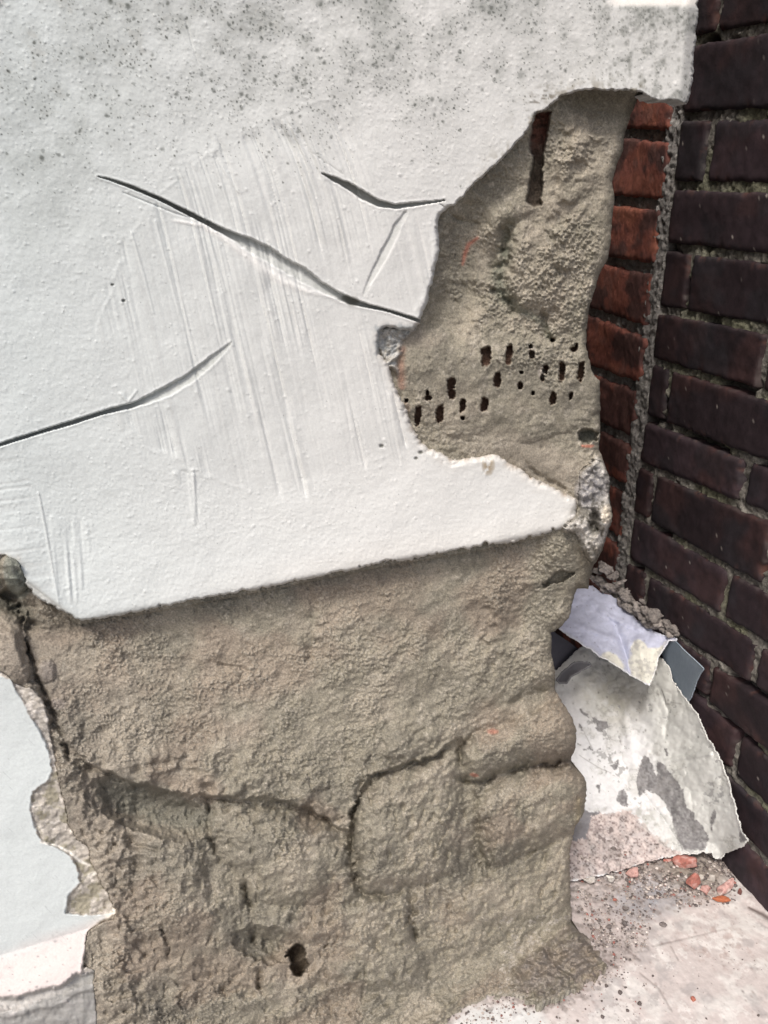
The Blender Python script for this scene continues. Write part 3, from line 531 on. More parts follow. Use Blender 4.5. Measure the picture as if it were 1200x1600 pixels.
# ================================================================== BRICK WALLS
def wall_frame(o, d, n):                    # origin, horizontal direction, normal towards the room
    return np.array(o, float), np.array(d, float), np.array(n, float)
def brick_rows(frame, rows, colfn, seed, proud, st=.002, edge=.0016):
    O, Dv, Nn = frame; Vs = []; Fs = []; Cs = []; n0 = 0
    for bi, (s0, s1, zt, zb) in enumerate(rows):      # zt, zb: functions of s
        ns = max(6, int((s1-s0)/st)); nz = 26
        a = np.linspace(-.04, 1.04, ns+3)
        b = np.linspace(-.1, 1.1, nz+3)
        A, B = np.meshgrid(a, b); ac = np.clip(A, 0, 1); bc = np.clip(B, 0, 1)
        s = s0+(s1-s0)*ac; zT = zt(s); zB = zb(s); z = zT+(zB-zT)*bc
        k = seed*100+bi
        q = hsh(np.array([bi]), np.array([seed]), 5)[0]; q2 = hsh(np.array([bi]), np.array([seed]), 6)[0]
        s = s + edge*1.1*fbm(z*120+k, s*60, 2, k)*np.where(ac < .5, 1-ac*2, ac*2-1)
        z = z + edge*.9*fbm(s*90+k, z*30, 2, k+7)*np.where(bc < .5, 1-bc*2, bc*2-1)
        ds = np.minimum(ac, 1-ac)*(s1-s0); dz = np.minimum(bc, 1-bc)*np.abs(zT-zB)
        r = .005+.003*q; kk = np.clip(r-ds, 0, r)**2+np.clip(r-dz, 0, r)**2
        rd = r-np.sqrt(np.maximum(r*r-np.minimum(kk, r*r), 0))
        p = proud*(.8+.5*q2)+.0009*fbm(s*70+k, z*70, 4, k+3)+.0014*vn(s*25+k, z*25, k+4) - rd*.8
        chip = sst(fbm(s*140+k, z*140, 3, k+9), .25, .6)*np.exp(-np.minimum(ds, dz)/.004); p = p-.003*chip
        back = (A != ac) | (B != bc); p = np.where(back, -.03, p)
        P = O+s[..., None]*Dv+p[..., None]*Nn; P[..., 2] = z
        C = colfn(s, z, k, q, q2, np.minimum(ds, dz), chip)
        Vs.append(P.reshape(-1, 3)); Cs.append(C.reshape(-1, 3)); F = grid_faces(*A.shape)+n0
        Fs.append(F); n0 += A.size
    return np.concatenate(Vs), np.concatenate(Fs), np.concatenate(Cs)

# ---- dark wall on the right (s runs from the inner corner towards the viewer)
YC = .83
FD = wall_frame((XD, YC, 0), (0, -1, 0), (-1, 0, 0))
ML = {0: ((1100,54),(1200,51)), 1: ((1080,182),(1200,178)), 2: ((1060,290),(1200,293)), 3: ((1065,388),(1200,404)), 4: ((1032,484),(1197,514)), 5: ((1025,565),(1197,617)), 6: ((1007,652),(1167,712)),
      7: ((1000,725),(1160,790)), 8: ((992,803),(1150,893)), 9: ((990,883),(1135,964)), 10: ((1120,1037),(1197,1087)), 11: ((1120,1107),(1170,1150))}
def zline(k):
    if k in ML:
        a, b = [onX(*p) for p in ML[k]]
        m = (b[2]-a[2])/((YC-b[1])-(YC-a[1])+1e-9); m = np.clip(m, -.06, .06); s_ = YC-(a[1]+b[1])/2; zc = (a[2]+b[2])/2
        return lambda s: zc+m*(s-s_)
    if k < 0:
        g = zline(0); return lambda s: g(s*0+.2)-k*.062+0*s
    g = zline(11); return lambda s: g(s*0+.22)-(k-11)*.060+0*s
def sx(u, v): return YC-onX(u, v)[1]
ends = {4: sx(1197,565), 6: sx(1166,745), 8: sx(1137,925)}; clos = {1: sx(1108,235), 3: sx(1078,437), 5: sx(1045,610), 7: sx(1023,765), 9: sx(1010,920), -1: sx(1126,25)}
L = float(np.mean(list(ends.values()))); K = float(np.mean([clos[k] for k in (1,3,5,7)]))
rows = []
J = .0031
for k in range(-9, 15):
    zt_, zb_ = zline(k), zline(k+1)
    top = (lambda g: (lambda s: g(s)-J))(zt_); bot = (lambda g: (lambda s: g(s)+J))(zb_)
    s = .0135+.002*hsh(np.array([k+30]), np.array([4]), 2)[0]; j = 0
    if k % 2: cuts = [clos.get(k, K)]
    else: cuts = [ends.get(k, L)]
    while cuts[-1] < .62: cuts.append(cuts[-1]+L+.004*hsh(np.array([k]), np.array([len(cuts)]), 3)[0])
    cuts[-1] = .64
    for c in cuts:
        if c-s > .02: rows.append((s, c-.003, top, bot))
        s = c+.004
def dark_col(s, z, k, q, q2, de, chip):
    c = np.broadcast_to(np.array([.030, .020, .024])*(.6+.75*q), s.shape+(3,)).copy()
    c = mix(c, (.046, .024, .024), sst(fbm(s*22+k, z*22, 3, 300), -.1, .5)*(.35+.5*q2)); c = mix(c, (.022, .020, .024), sst(fbm(s*30+k, z*30, 3, 301), 0, .5)*.6)
    c = mix(c, (.15, .135, .125), np.exp(-de/.0016)*sst(fbm(s*160, z*160, 3, 302), -.1, .6)*.55)
    c = mix(c, (.38, .34, .31), dots(s, z, .011, 303, .25, .0003, .0011, .9)*.9); c = mix(c, (.16, .07, .05), chip*.5)
    return c
dw = empty('dark_brick_wall', (XD, YC-.3, ZF), 'dark purplish-brown brick wall with recessed grey joints along the right side', 'wall')
Vv, F, C = brick_rows(FD, rows, dark_col, 1, .0036)
link('brickwork', rawmesh('dark_brickwork', Vv, F, C), M_dark, dw)
def joints(name, frame, s0, s1, z0, z1, st, amp, depth, colfn, seed, parent, mat):
    O, Dv, Nn = frame; s, z = np.meshgrid(np.arange(s0, s1+st, st), np.arange(z0, z1+st, st))
    p = depth + amp*fbm(s*90, z*90, 4, seed) + amp*.9*fbm(s*260, z*260, 2, seed+3)
    p = p-colfn(s, z)[1]
    P = O+s[..., None]*Dv+p[..., None]*Nn; P[..., 2] = z; C = colfn(s, z)[0]
    V_, F_, C_ = skirt(P.reshape(-1, 3), grid_faces(*s.shape), C.reshape(-1, 3), -Nn*.12)
    return link(name, rawmesh(name, V_, F_, C_), mat, parent)
def jc(s, z):
    c = np.broadcast_to(np.array([.145, .135, .12]), s.shape+(3,)).copy(); a = fbm(s*45, z*45, 3, 310)
    c = mix(c, (.26, .245, .22), sst(a, .05, .6)*.8); c = mix(c, (.13, .135, .075), sst(fbm(s*14, z*14, 3, 311), 0, .5)*.6)
    gone = sst(fbm(s*13, z*22, 3, 312), .22, .4); c = mix(c, (.04, .036, .034), gone*.8)
    cs = sst(.0165-s+.003*fbm(z*70, s*70, 2, 318), -.001, .003); c = mix(c, np.array([.25, .235, .225]), cs*.8); c = mix(c, (.10, .095, .09), cs*sst(-fbm(s*220, z*220, 3, 317), .05, .4)*.7); c = mix(c, (.38, .37, .35), cs*sst(fbm(s*260, z*260, 2, 316), .1, .5)*.6)
    return c, .010*gone*(1-cs)-cs*(.0022+.0022*fbm(s*110, z*110, 3, 315))
joints('joint_mortar', FD, -.012, .64, -.78, .62, .0017, .0022, -.0005, jc, 320, dw, M_joint)

# ---- red wall behind, meeting it at a ragged vertical joint
RA = math.radians(9)
FR = wall_frame((XD, YC, 0), (math.sin(RA), math.cos(RA), 0), (-math.cos(RA), math.sin(RA), 0))
def onR(u, v):
    r = ray(u, v); O, Dv, Nn = FR; t = (O@Nn)/(r@Nn); P = r*t; return float((P-O)@Dv), float(P[2])
RL = [((985,60),(1060,68)), ((985,118),(1060,124)), ((980,209),(1045,212)), ((950,312),(1040,320)), ((945,406),(1030,422)), ((925,487),(1015,521)), ((922,577),(1005,606)), ((938,665),(993,692)), ((955,752),(985,766)), ((952,838),(980,848)), ((925,905),(965,925))]
def rz(i):
    if 0 <= i < len(RL):
        (sa, za), (sb, zb) = onR(*RL[i][0]), onR(*RL[i][1]); m = np.clip((zb-za)/(sb-sa), -.12, .12); c = (za+zb)/2; sm = (sa+sb)/2
        return lambda s: c+m*(s-sm)
    if i < 0: g = rz(0); return lambda s: g(s*0+.06)-i*.06
    g = rz(len(RL)-1); return lambda s: g(s*0+.06)-(i-len(RL)+1)*.06
rrows = []
for i in range(-4, 14):
    top = (lambda g: (lambda s: g(s)-.0046))(rz(i)); bot = (lambda g: (lambda s: g(s)+.0046))(rz(i+1))
    e = .0005+.005*hsh(np.array([i+9]), np.array([3]), 2)[0]
    rrows.append((e, e+.20, top, bot)); rrows.append((e+.209, e+.41, top, bot))
def red_col(s, z, k, q, q2, de, chip):
    c = np.broadcast_to(np.array([.25, .088, .066])*(.75+.55*q), s.shape+(3,)).copy()
    a = fbm(s*20+k*3.7, z*34+k*1.9, 5, 330)
    c = mix(c, (.33, .12, .075), sst(a, .0, .45)*(.15+.85*q2**1.5)); c = mix(c, (.055, .035, .035), sst(-a+.3*q-.1*q2, -.02, .3)*.8)
    c = mix(c, (.19, .10, .085), sst(fbm(s*60+k, z*60, 3, 331), .1, .5)*.5); c = mix(c, (.07, .04, .035), np.exp(-de/.003)*.45)
    c = mix(c, (.04, .03, .03), dots(s, z, .007, 333, .4, .0004, .0013, .9)*.7)
    return c
rw = empty('red_brick_wall', (XD+.02, YC+.1, ZF), 'narrow strip of weathered orange-red brick seen between the pier edge and the dark brick wall', 'wall')
Vv, F, C = brick_rows(FR, rrows, red_col, 2, .0042, .0016, .003)
link('brickwork', rawmesh('red_brickwork', Vv, F[:, ::-1], C), M_red, rw)
def jr(s, z):
    c = np.broadcast_to(np.array([.30, .29, .275]), s.shape+(3,)).copy(); a = fbm(s*70, z*70, 3, 340)
    c = mix(c, (.36, .345, .33), sst(a, 0, .5)*.8); c = mix(c, (.09, .085, .08), sst(-a, .1, .5)*.7)
    return c, 0*s
joints('joint_mortar', FR, -.004, .44, -.78, .42, .0014, .0021, -.0015, jr, 345, rw, M_joint)

# rough return that closes the slot behind the pier
xx, zz = np.meshgrid(np.arange(.28, .80, .004), np.arange(-.78, .62, .004)); Pb = np.stack([xx, 1.10+.004*fbm(xx*60, zz*60, 4, 350), zz], -1)
Cb = mix(np.broadcast_to(rgb(.22, .20, .165), xx.shape+(3,)).copy(), (.30, .27, .22), sst(fbm(xx*30, zz*30, 4, 351), 0, .5))
Vb_, Fb_, Cb_ = skirt(Pb.reshape(-1, 3), grid_faces(*xx.shape)[:, ::-1], Cb.reshape(-1, 3), np.array([0, .08, 0]))
link('rear_return', rawmesh('rear_return', Vb_, Fb_, Cb_), M_core, pier)

# ================================================================== FLOOR
uf = axis(560, 1230, 1.5, -600, 2100, 14); vf = axis(1150, 1640, 1.5, 1040, 2400, 14)
Uf, Vf = np.meshgrid(uf, vf); PF = onZ(Uf, Vf, ZF); fx, fy = PF[..., 0]*1000, PF[..., 1]*1000
ok = (PF[..., 1] > -.3) & (PF[..., 1] < 1.15) & (PF[..., 0] < .9)
h = 1.2*fbm(fx/30, fy/30, 3, 400)+.35*fbm(fx/5, fy/5, 3, 401)
# thick old paint: patches, tears, seams
pa = fbm(fx/22, fy/22, 4, 402); pc = fbm(fx/6, fy/6, 4, 403); pg = fbm(fx/2, fy/2, 3, 404)
clean = sdpoly(Uf, Vf, [(690,1610),(735,1570),(800,1566),(850,1578),(910,1560),(960,1515),(1010,1475),(1000,1440),(1050,1412),(1110,1400),(1135,1350),(1230,1440),(1260,1700),(650,1700)])+9*pc*1.6
dirt = 1-sst(clean, -14, 16)
CF = np.broadcast_to(rgb(.53, .48, .465), Uf.shape+(3,)).copy()
CF = mix(CF, (.63, .61, .59), sst(pa, -.1, .4)*.8); CF = mix(CF, (.60, .605, .60), sst(sdpoly(Uf, Vf, [(680,1620),(730,1572),(800,1566),(850,1580),(870,1640)]), -5, 12))
CF = mix(CF, (.27, .23, .22), dirt*(.55+.4*pc)); CF = mix(CF, (.50, .44, .425), dirt*sst(pa+.5*pc, .0, .35)*.75); CF = mix(CF, (.20, .175, .165), dirt*sst(-pc-.4*pg, .1, .5)*.7)
CF = mix(CF, (.30, .31, .34), blob(Uf, Vf, 1015, 1405, 70, 40, -15, .6)*(.6+.8*pc)*.9)
CF = mix(CF, (.24, .21, .175), blob(Uf, Vf, 1080, 1362, 75, 40, 15, .7)*.8)
CF = mix(CF, (.33, .31, .31), sst(fbm(fx/13, fy/13, 5, 406), .12, .45)*.5); CF = mix(CF, (.68, .66, .64), sst(fbm(fx/17, fy/17, 4, 407)+.3*pg, .2, .3)*.55*sst(clean, -5, 20))
sp_ = dots(fx, fy, 8, 410, .35+.5*sst(pa, 0, .4)*(Vf < 1520), .4, 2.2, .9, .7); CF = mix(CF, (.24, .18, .165), sp_*.55)
CF = mix(CF, (.34, .26, .24), blob(Uf, Vf, 1120, 1480, 90, 40, 20, .8)*sst(pc+.5*pg, .15, .45)*.55+blob(Uf, Vf, 1130, 1445, 50, 25, 20, .8)*sst(pc, 0, .4)*.3)
CF = mix(CF, (.12, .105, .10), dots(fx, fy, 26, 415, .25+.3*dirt, .8, 2.6, .8, .7)*.7)
for pts in ([(1170,1418,2,1),(1190,1428,4,1),(1210,1440,4,1)], [(1048,1478,1.2,.5),(1060,1500,1.2,.5)], [(1000,1520,1.5,.5),(1030,1545,1.6,.5),(1050,1580,1.4,.4)], [(1020,1478,1.5,.5),(1090,1462,1.5,.4),(1130,1452,1,.3)], [(975,1480,1.5,.6),(1000,1500,2,.6)], [(945,1500,2.5,.8),(965,1512,2.5,.8)]):
    gg = groove(Uf.astype(f4), Vf.astype(f4), pts, 14); CF = mix(CF, (.16, .13, .12), gg); h = h-1.2*gg
mound = blob(Uf, Vf, 1055, 1362, 95, 34, 8, .7)+.6*blob(Uf, Vf, 930, 1385, 60, 40, 0, .7)
h = h + 7*mound*(.7+.8*pc) + .9*sst(clean, -3, 3) + .7*dirt*pc + .5*pg*dirt
far = (Vf < 1345) | (Uf < 700); CF = mix(CF, (.20, .18, .165), (Uf < 660)*.9)
P_ = onZ(Uf, Vf, ZF+h/1000)
F = keepf(ok, *Uf.shape); Vv, F, C = compact(P_.reshape(-1, 3), F, CF.reshape(-1, 3))
Vv, F, C = skirt(Vv, F, C, (0, 0, -.012))
tag(link('floor', rawmesh('floor', Vv, F, C), M_floor), kind='structure')
bpy_v = [(-60, -60, ZF-.011), (60, -60, ZF-.011), (60, 60, ZF-.011), (-60, 60, ZF-.011)]
me = rawmesh('ground', bpy_v, [(0, 1, 2, 3)], np.full((4, 3), .2)); tag(link('ground', me, nodemat('paving', .95, attr=False, color=(.22, .20, .18), vscale=6)), kind='structure')

# ================================================================== SHEETS IN THE CORNER
def sheet(name, poly, ctrl, wr, colfn, mat, step=1.4, jag=1.2, thick=.0012):
    P = np.array(poly, float); u0, v0 = P.min(0)-4; u1, v1 = P.max(0)+4
    Ug, Vg = np.meshgrid(np.arange(u0, u1, step), np.arange(v0, v1, step)); Ug = Ug.astype(f4); Vg = Vg.astype(f4)
    sd = sdpoly(Ug, Vg, poly)+jag*fbm(Ug/9, Vg/9, 3, 500)+jag*.6*fbm(Ug/3, Vg/3, 2, 501)
    cu = []; cw = []
    for (u, v, kd, val) in ctrl:
        r = ray(u, v); cu.append((u, v)); cw.append({'X': r[0], 'Y': r[1], 'Z': r[2]}[kd]/val)     # 1/t
    cu = np.array(cu); cw = np.array(cw); n = len(cw)
    def ker(a, b, c, d):
        r2 = (a-c)**2+(b-d)**2; return r2*np.log(r2+1e-6)*.5/1e4
    A = np.zeros((n+3, n+3)); A[:n, :n] = ker(cu[:, None, 0], cu[:, None, 1], cu[None, :, 0], cu[None, :, 1])+np.eye(n)*.4
    A[:n, n] = 1; A[:n, n+1:] = cu/1000; A[n, :n] = 1; A[n+1:, :n] = cu.T/1000
    w = np.linalg.solve(A, np.concatenate([cw, [0]*3]))
    iv = w[n]+w[n+1]*Ug/1000+w[n+2]*Vg/1000
    for i in range(n): iv = iv+w[i]*ker(Ug, Vg, cu[i, 0], cu[i, 1])
    t = 1/iv*(1-wr(Ug, Vg, sd))
    Us, Vs = snap(Ug, Vg, sd); F = keepf(sd > 0, *Ug.shape); P_ = ray(Us, Vs)*t[..., None]
    V_, F, C = compact(P_.reshape(-1, 3), F, colfn(Ug, Vg, sd).reshape(-1, 3))
    o = link(name, rawmesh(name, V_, F, C), mat)
    m = o.modifiers.new('solid', 'SOLIDIFY'); m.thickness = thick; m.offset = 0
    return o
F2 = [(905,1012),(935,1000),(1000,1000),(1030,1026),(1042,1037),(1050,1055),(1056,1072),(1072,1092),(1090,1117),(1105,1150),(1112,1161),(1121,1178),(1130,1196),(1141,1228),(1147,1252),(1150,1266),(1156,1287),(1160,1302),(1169,1313),(1159,1323),(1141,1330),(1133,1333),(1127,1343),(1116,1342),(1112,1332),(1104,1334),(1098,1331),(1089,1334),(1063,1334),(1040,1339),(1016,1344),(990,1352),(967,1360),(937,1368),(900,1375),(850,1380),(840,1280),(840,1150),(850,1050),(872,1047)]
f2c = [(905,1012,'Y',.80),(960,1010,'Y',.80),(1030,1030,'X',.570),(1056,1072,'X',.572),(1090,1117,'X',.573),(1112,1161,'X',.570),(1141,1228,'X',.566),(1156,1287,'X',.562),(1169,1313,'X',.560),(1127,1340,'Y',.572),(1063,1333,'Z',-.699),(1016,1343,'Z',-.703),(937,1366,'Z',-.704),(870,1376,'Z',-.704),
 (960,1100,'Y',.745),(890,1100,'Y',.76),(880,1190,'Y',.715),(1000,1190,'Y',.69),(905,1260,'Y',.668),(990,1275,'Y',.634),(1060,1180,'Y',.645),(1080,1270,'Y',.600),(850,1200,'Y',.715),(850,1300,'Y',.66)]
def f2w(u, v, sd):
    h = 5.5*fbm(u/45, v/45, 3, 520)+3.2*np.abs(fbm(u/26, v/26, 3, 524))+.8*np.abs(fbm(u/11, v/11, 3, 525))-.5*sst(fbm(u/8, v/8, 4, 534)+.6*fbm(u/40, v/40, 2, 535), .42, .47)*(v > 1090)+1.2*fbm(u/14, v/14, 3, 521)+.3*fbm(u/3, v/3, 2, 522)
    h = h+groove(u, v, [(975,1125,6,2),(985,1160,7,3),(990,1200,6,2)], 30)+groove(u, v, [(1000,1200,4,2),(1060,1185,3,3),(1110,1178,3,4)], 20)-groove(u, v, [(1030,1075,4,2),(1045,1110,3,3),(1040,1150,4,2)], 20)
    h = h-groove(u, v, [(985,1215,3,1.5),(1030,1270,3,2.5),(1070,1330,3,2.5)], 20)+6*blob(u, v, 1090, 1200, 45, 40, 0, 1)+3*np.exp(-np.maximum(sd, 0)/5)*(u > 1060)
    h = h-groove(u, v, [(1040,1120,20,3),(1075,1220,22,3),(1110,1300,20,2)], 60)
    return h/1000*1.1
def f2col(u, v, sd):
    c = np.broadcast_to(rgb(.66, .665, .68), u.shape+(3,)).copy(); a = fbm(u/30, v/30, 4, 530); b = fbm(u/9, v/9, 4, 531); g = fbm(u/3, v/3, 3, 532)
    c = mix(c, (.56, .57, .545), sst(u-(1015+(v-1150)*.25), -30, 30)*.85); c = mix(c, (.64, .64, .60), sst(1140-v, 0, 80)*.6)
    c = mix(c, (.36, .34, .27), blob(u, v, 955, 1090, 70, 55, 25, 1)*(.5+.5*b)); c = mix(c, (.42, .42, .38), sst(a, .1, .6)*.35)
    c = mix(c, (.36, .36, .33), blob(u, v, 1015, 1285, 55, 28, 35, 1)*sst(b+g*.4, -.2, .4)*.8)
    pe = lambda P, j=3: sst(sdpoly(u, v, P)+j*b*1.4+j*g*.7, -.6, .8)
    gray = (.155, .15, .155); m = 0*u
    for P in ([(1000,1190),(1008,1180),(1016,1186),(1028,1218),(1026,1186),(1040,1196),(1052,1212),(1068,1235),(1075,1262),(1086,1270),(1088,1280),(1100,1292),(1110,1310),(1100,1328),(1066,1328),(1052,1296),(1048,1274),(1040,1256),(1026,1240),(1010,1236),(998,1248),(994,1226)],
              [(925,1120),(938,1126),(948,1128),(950,1138),(940,1143),(928,1140),(931,1134)], [(903,1104),(914,1112),(920,1122),(908,1116)], [(901,1124),(908,1134),(914,1146),(906,1142)], [(965,1236),(975,1233),(980,1244),(981,1262),(970,1258),(963,1248)],
              [(1039,1170),(1044,1167),(1045,1182),(1040,1184)], [(954,1196),(966,1192),(964,1204),(956,1203)], [(912,1172),(922,1164),(926,1172)], [(930,1170),(938,1169),(938,1173)], [(1114,1268),(1118,1262),(1120,1276),(1112,1296),(1110,1284)], [(1103,1252),(1108,1250),(1107,1257)], [(1156,1288),(1162,1300),(1169,1314),(1156,1318)],
              [(931,1228),(938,1226),(936,1238)], [(962,1190),(966,1186),(967,1194)], [(1120,1238),(1124,1238),(1122,1246)]):
        m = np.maximum(m, pe(P, 2))
    fl = sst(fbm(u/8, v/8, 4, 534)+.6*fbm(u/40, v/40, 2, 535), .56, .61)*(v > 1090); c = mix(c, (.30, .30, .30), fl*.8); c = mix(c, gray, m*(.85+.3*g)); c = mix(c, (.26, .255, .26), m*sst(a+b, 0, .6)*.5)
    c = mix(c, (.17, .165, .18), pe([(905,1262),(918,1270),(930,1268),(948,1278),(940,1300),(910,1320),(880,1330),(880,1262)], 4)*.9)
    lowz = pe([(925,1278),(950,1270),(985,1270),(1020,1300),(1062,1335),(1000,1352),(930,1372),(880,1380),(880,1325),(915,1310)], 5)
    c = mix(c, (.40, .33, .315), lowz*(.8+.4*b)); c = mix(c, (.62, .55, .53), lowz*sst(g+b, .1, .5)*.8); c = mix(c, (.13, .10, .095), lowz*sst(-g-b*.6, .15, .5)*.8)
    c = mix(c, (.45, .46, .44), pe([(1025,1265),(1052,1282),(1068,1330),(1040,1325),(1000,1290)], 3)*.35)
    c = mix(c, (.14, .13, .12), dots(u, v, 16, 540, .35, .6, 2.4, .8, .7)*.75); c = mix(c, (.2, .19, .18), sst(1.4-np.abs(b*9), 0, 1)*sst(a, .1, .3)*.35)
    c = mix(c, (.70, .70, .68), np.exp(-np.maximum(sd, 0)/1.5)*(u > 1040)*.4)
    for P in ([(1035,1078,.8,1),(1040,1092,.8,1),(1041,1103,.8,.8)], [(905,1180,.7,.7),(935,1200,.7,.7),(955,1208,.7,.6)], [(1040,1100,.8,.5),(1055,1098,.8,.6),(1066,1100,.8,.6)], [(915,1150,.7,.7),(926,1172,.7,.7)]): c = mix(c, (.15, .14, .13), groove(u, v, P, 6)*.8)
    return c
o = sheet('peeling_sheet', F2, f2c, f2w, f2col, M_sheet, jag=2.4, thick=.0015)
tag(o, 'large grey-white sheet with peeling paint, propped in the corner against the dark bricks', 'sheet')
F1 = [(900,918),(925,915),(934,922),(940,927),(956,932),(970,940),(981,953),(992,965),(1012,980),(1024,988),(1035,991),(1047,995),(1060,998),(1056,1001),(1045,1001),(1040,1009),(1036,1016),(1029,1027),(1027,1038),(1025,1047),(1021,1058),(1015,1071),(1010,1069),(1005,1067),(994,1060),(982,1054),(972,1046),(962,1040),(950,1032),(937,1026),(925,1015),(912,1010),(905,1003),(885,992),(874,982),(850,970),(860,930),(890,925)]
f1c = [(900,920,'Y',.83),(935,922,'Y',.82),(990,963,'Y',.755),(1058,998,'Y',.697),(1040,1005,'Y',.70),(1015,1070,'Y',.665),(1025,1045,'Y',.68),(982,1052,'Y',.69),(940,1024,'Y',.722),(905,1002,'Y',.745),(875,982,'Y',.765),(850,970,'Y',.79),(930,970,'Y',.775),(985,1010,'Y',.722)]
def f1w(u, v, sd):
    h = 4*fbm(u/28, v/28, 3, 550)+1.5*fbm(u/10, v/10, 3, 551)+.35*fbm(u/3, v/3, 2, 552)-groove(u, v, [(960,975,6,3),(970,1000,7,7),(980,1030,6,8),(984,1052,5,5)], 30)+5*groove(u, v, [(1000,1000,8,1),(1004,1030,9,1),(1010,1060,8,1)], 30)
    h = h+groove(u, v, [(900,975,4,1.5),(935,990,4,3),(965,1000,4,2)], 20)+groove(u, v, [(925,940,5,2),(955,965,4,3),(1000,985,4,2)], 20)+3*np.exp(-np.maximum(sd, 0)/4)*(v > 990)
    return h/1000*1.3
def f1col(u, v, sd):
    c = np.broadcast_to(rgb(.46, .48, .60), u.shape+(3,)).copy(); a = fbm(u/14, v/14, 4, 560); g = fbm(u/4, v/4, 3, 561)
    c = mix(c, (.40, .42, .54), sst(a, 0, .5)*.5)
    cr = np.maximum(sst(sdpoly(u, v, [(985,1010),(1000,998),(1012,1012),(1030,1012),(1040,1003),(1035,1030),(1022,1075),(985,1058),(983,1040)])+5*a, -1, 3), sst(sdpoly(u, v, [(935,1028),(950,1016),(965,1022),(975,1038),(976,1050),(950,1040)])+4*a, -1, 3))
    c = mix(c, (.68, .67, .60), cr); c = mix(c, (.33, .32, .32), cr*sst(g+a, .2, .6)*.5)
    c = mix(c, (.10, .09, .10), dots(u, v, 9, 563, .35, .5, 1.9, .8)*.7); c = mix(c, (.75, .76, .78), np.exp(-np.maximum(sd, 0)/1.3)*(v > 960)*.6)
    return c
o = sheet('torn_flashing', F1, f1c, f1w, f1col, M_sheet, thick=.0014)
tag(o, 'small crinkled bluish-white flashing with cream lower tip, above the large peeling sheet', 'flashing')
o = sheet('blue_flap', [(1030,1012),(1045,1003),(1056,1002),(1070,1017),(1086,1031),(1099,1043),(1100,1046),(1094,1054),(1089,1065),(1085,1078),(1080,1090),(1076,1096),(1060,1085),(1040,1050)],
 [(1045,1003,'X',.578),(1100,1044,'X',.556),(1076,1095,'X',.572),(1035,1040,'X',.580),(1086,1031,'X',.562),(1070,1050,'X',.570)], lambda u, v, sd: 0*u, lambda u, v, sd: mix(mix(np.broadcast_to(rgb(.22, .27, .33), u.shape+(3,)).copy(), (.36, .42, .48), np.exp(-np.maximum(sd, 0)/6)*.5*(u > 1065)), (.1, .1, .1), dots(u, v, 12, 3, .3, .4, 1, .9)*.5), M_sheet, jag=.4)
tag(o, 'smooth blue-grey flap sticking out behind the peeling sheet against the dark bricks', 'flap')
o = sheet('slate_membrane', [(840,980),(862,985),(885,1000),(912,1020),(890,1040),(868,1062),(840,1060)], [(840,980,'Y',.80),(862,985,'Y',.815),(912,1020,'Y',.812),(868,1062,'Y',.80),(840,1060,'Y',.80)],
 lambda u, v, sd: 1.2*fbm(u/20, v/20, 2, 570)/1000, lambda u, v, sd: np.broadcast_to(rgb(.10, .10, .125), u.shape+(3,)).copy(), M_sheet, jag=.5)
tag(o, 'dark slate-grey membrane scrap between the pier edge and the flashing strip', 'membrane')
o = sheet('lead_fold', [(869,1062),(878,1050),(895,1036),(906,1033),(922,1035),(924,1040),(908,1048),(892,1058),(885,1068),(874,1068)], [(869,1062,'Y',.74),(895,1036,'Y',.745),(924,1038,'Y',.74),(885,1066,'Y',.73)],
 lambda u, v, sd: (4*np.exp(-np.maximum(sd, 0)/3)+1.5*fbm(u/12, v/12, 2, 571))/1000, lambda u, v, sd: mix(np.broadcast_to(rgb(.10, .10, .11), u.shape+(3,)).copy(), (.30, .30, .31), np.exp(-np.maximum(sd, 0)/1.2)*.5), M_sheet, jag=.8, thick=.002)
tag(o, 'small curled grey lead scrap on the upper left of the peeling sheet beside the pier', 'lead scrap')

# ================================================================== LUMPS, CHIPS, GRIT
def ico(sub=3):
    import bmesh
    bm = bmesh.new(); bmesh.ops.create_icosphere(bm, subdivisions=sub, radius=1); bm.verts.ensure_lookup_table()
    V = np.array([v.co[:] for v in bm.verts]); F = np.array([[v.index for v in f.verts] for f in bm.faces]); bm.free(); return V, F
ICO = {k: ico(k) for k in (1, 2, 3, 4)}
def rock(seed, size, sub=3, facet=.25, rough=.08, planes=9):
    V, F = ICO[sub]; r = np.random.RandomState(seed); V = V.copy(); s = np.ones(len(V))
    nrm = r.normal(size=(planes, 3)); nrm /= np.linalg.norm(nrm, axis=1)[:, None]
    for n in nrm:                            # broken facets: cut by planes
        dcut = (.62+.3*r.rand()) if planes < 9 else (.42+.4*r.rand()); dd = V@n; k = np.where(dd > dcut, dcut/np.maximum(dd, 1e-6), 1); s = np.minimum(s, k)
    V = V*s[:, None]; V = V*(1+rough*(fbm(V[:, 0]*3+seed, V[:, 1]*3+V[:, 2]*2.3, 3, seed))[:, None])
    return V*np.array(size), F
def rotz(V, a): c, s = math.cos(a), math.sin(a); return V@np.array([[c, s, 0], [-s, c, 0], [0, 0, 1]])
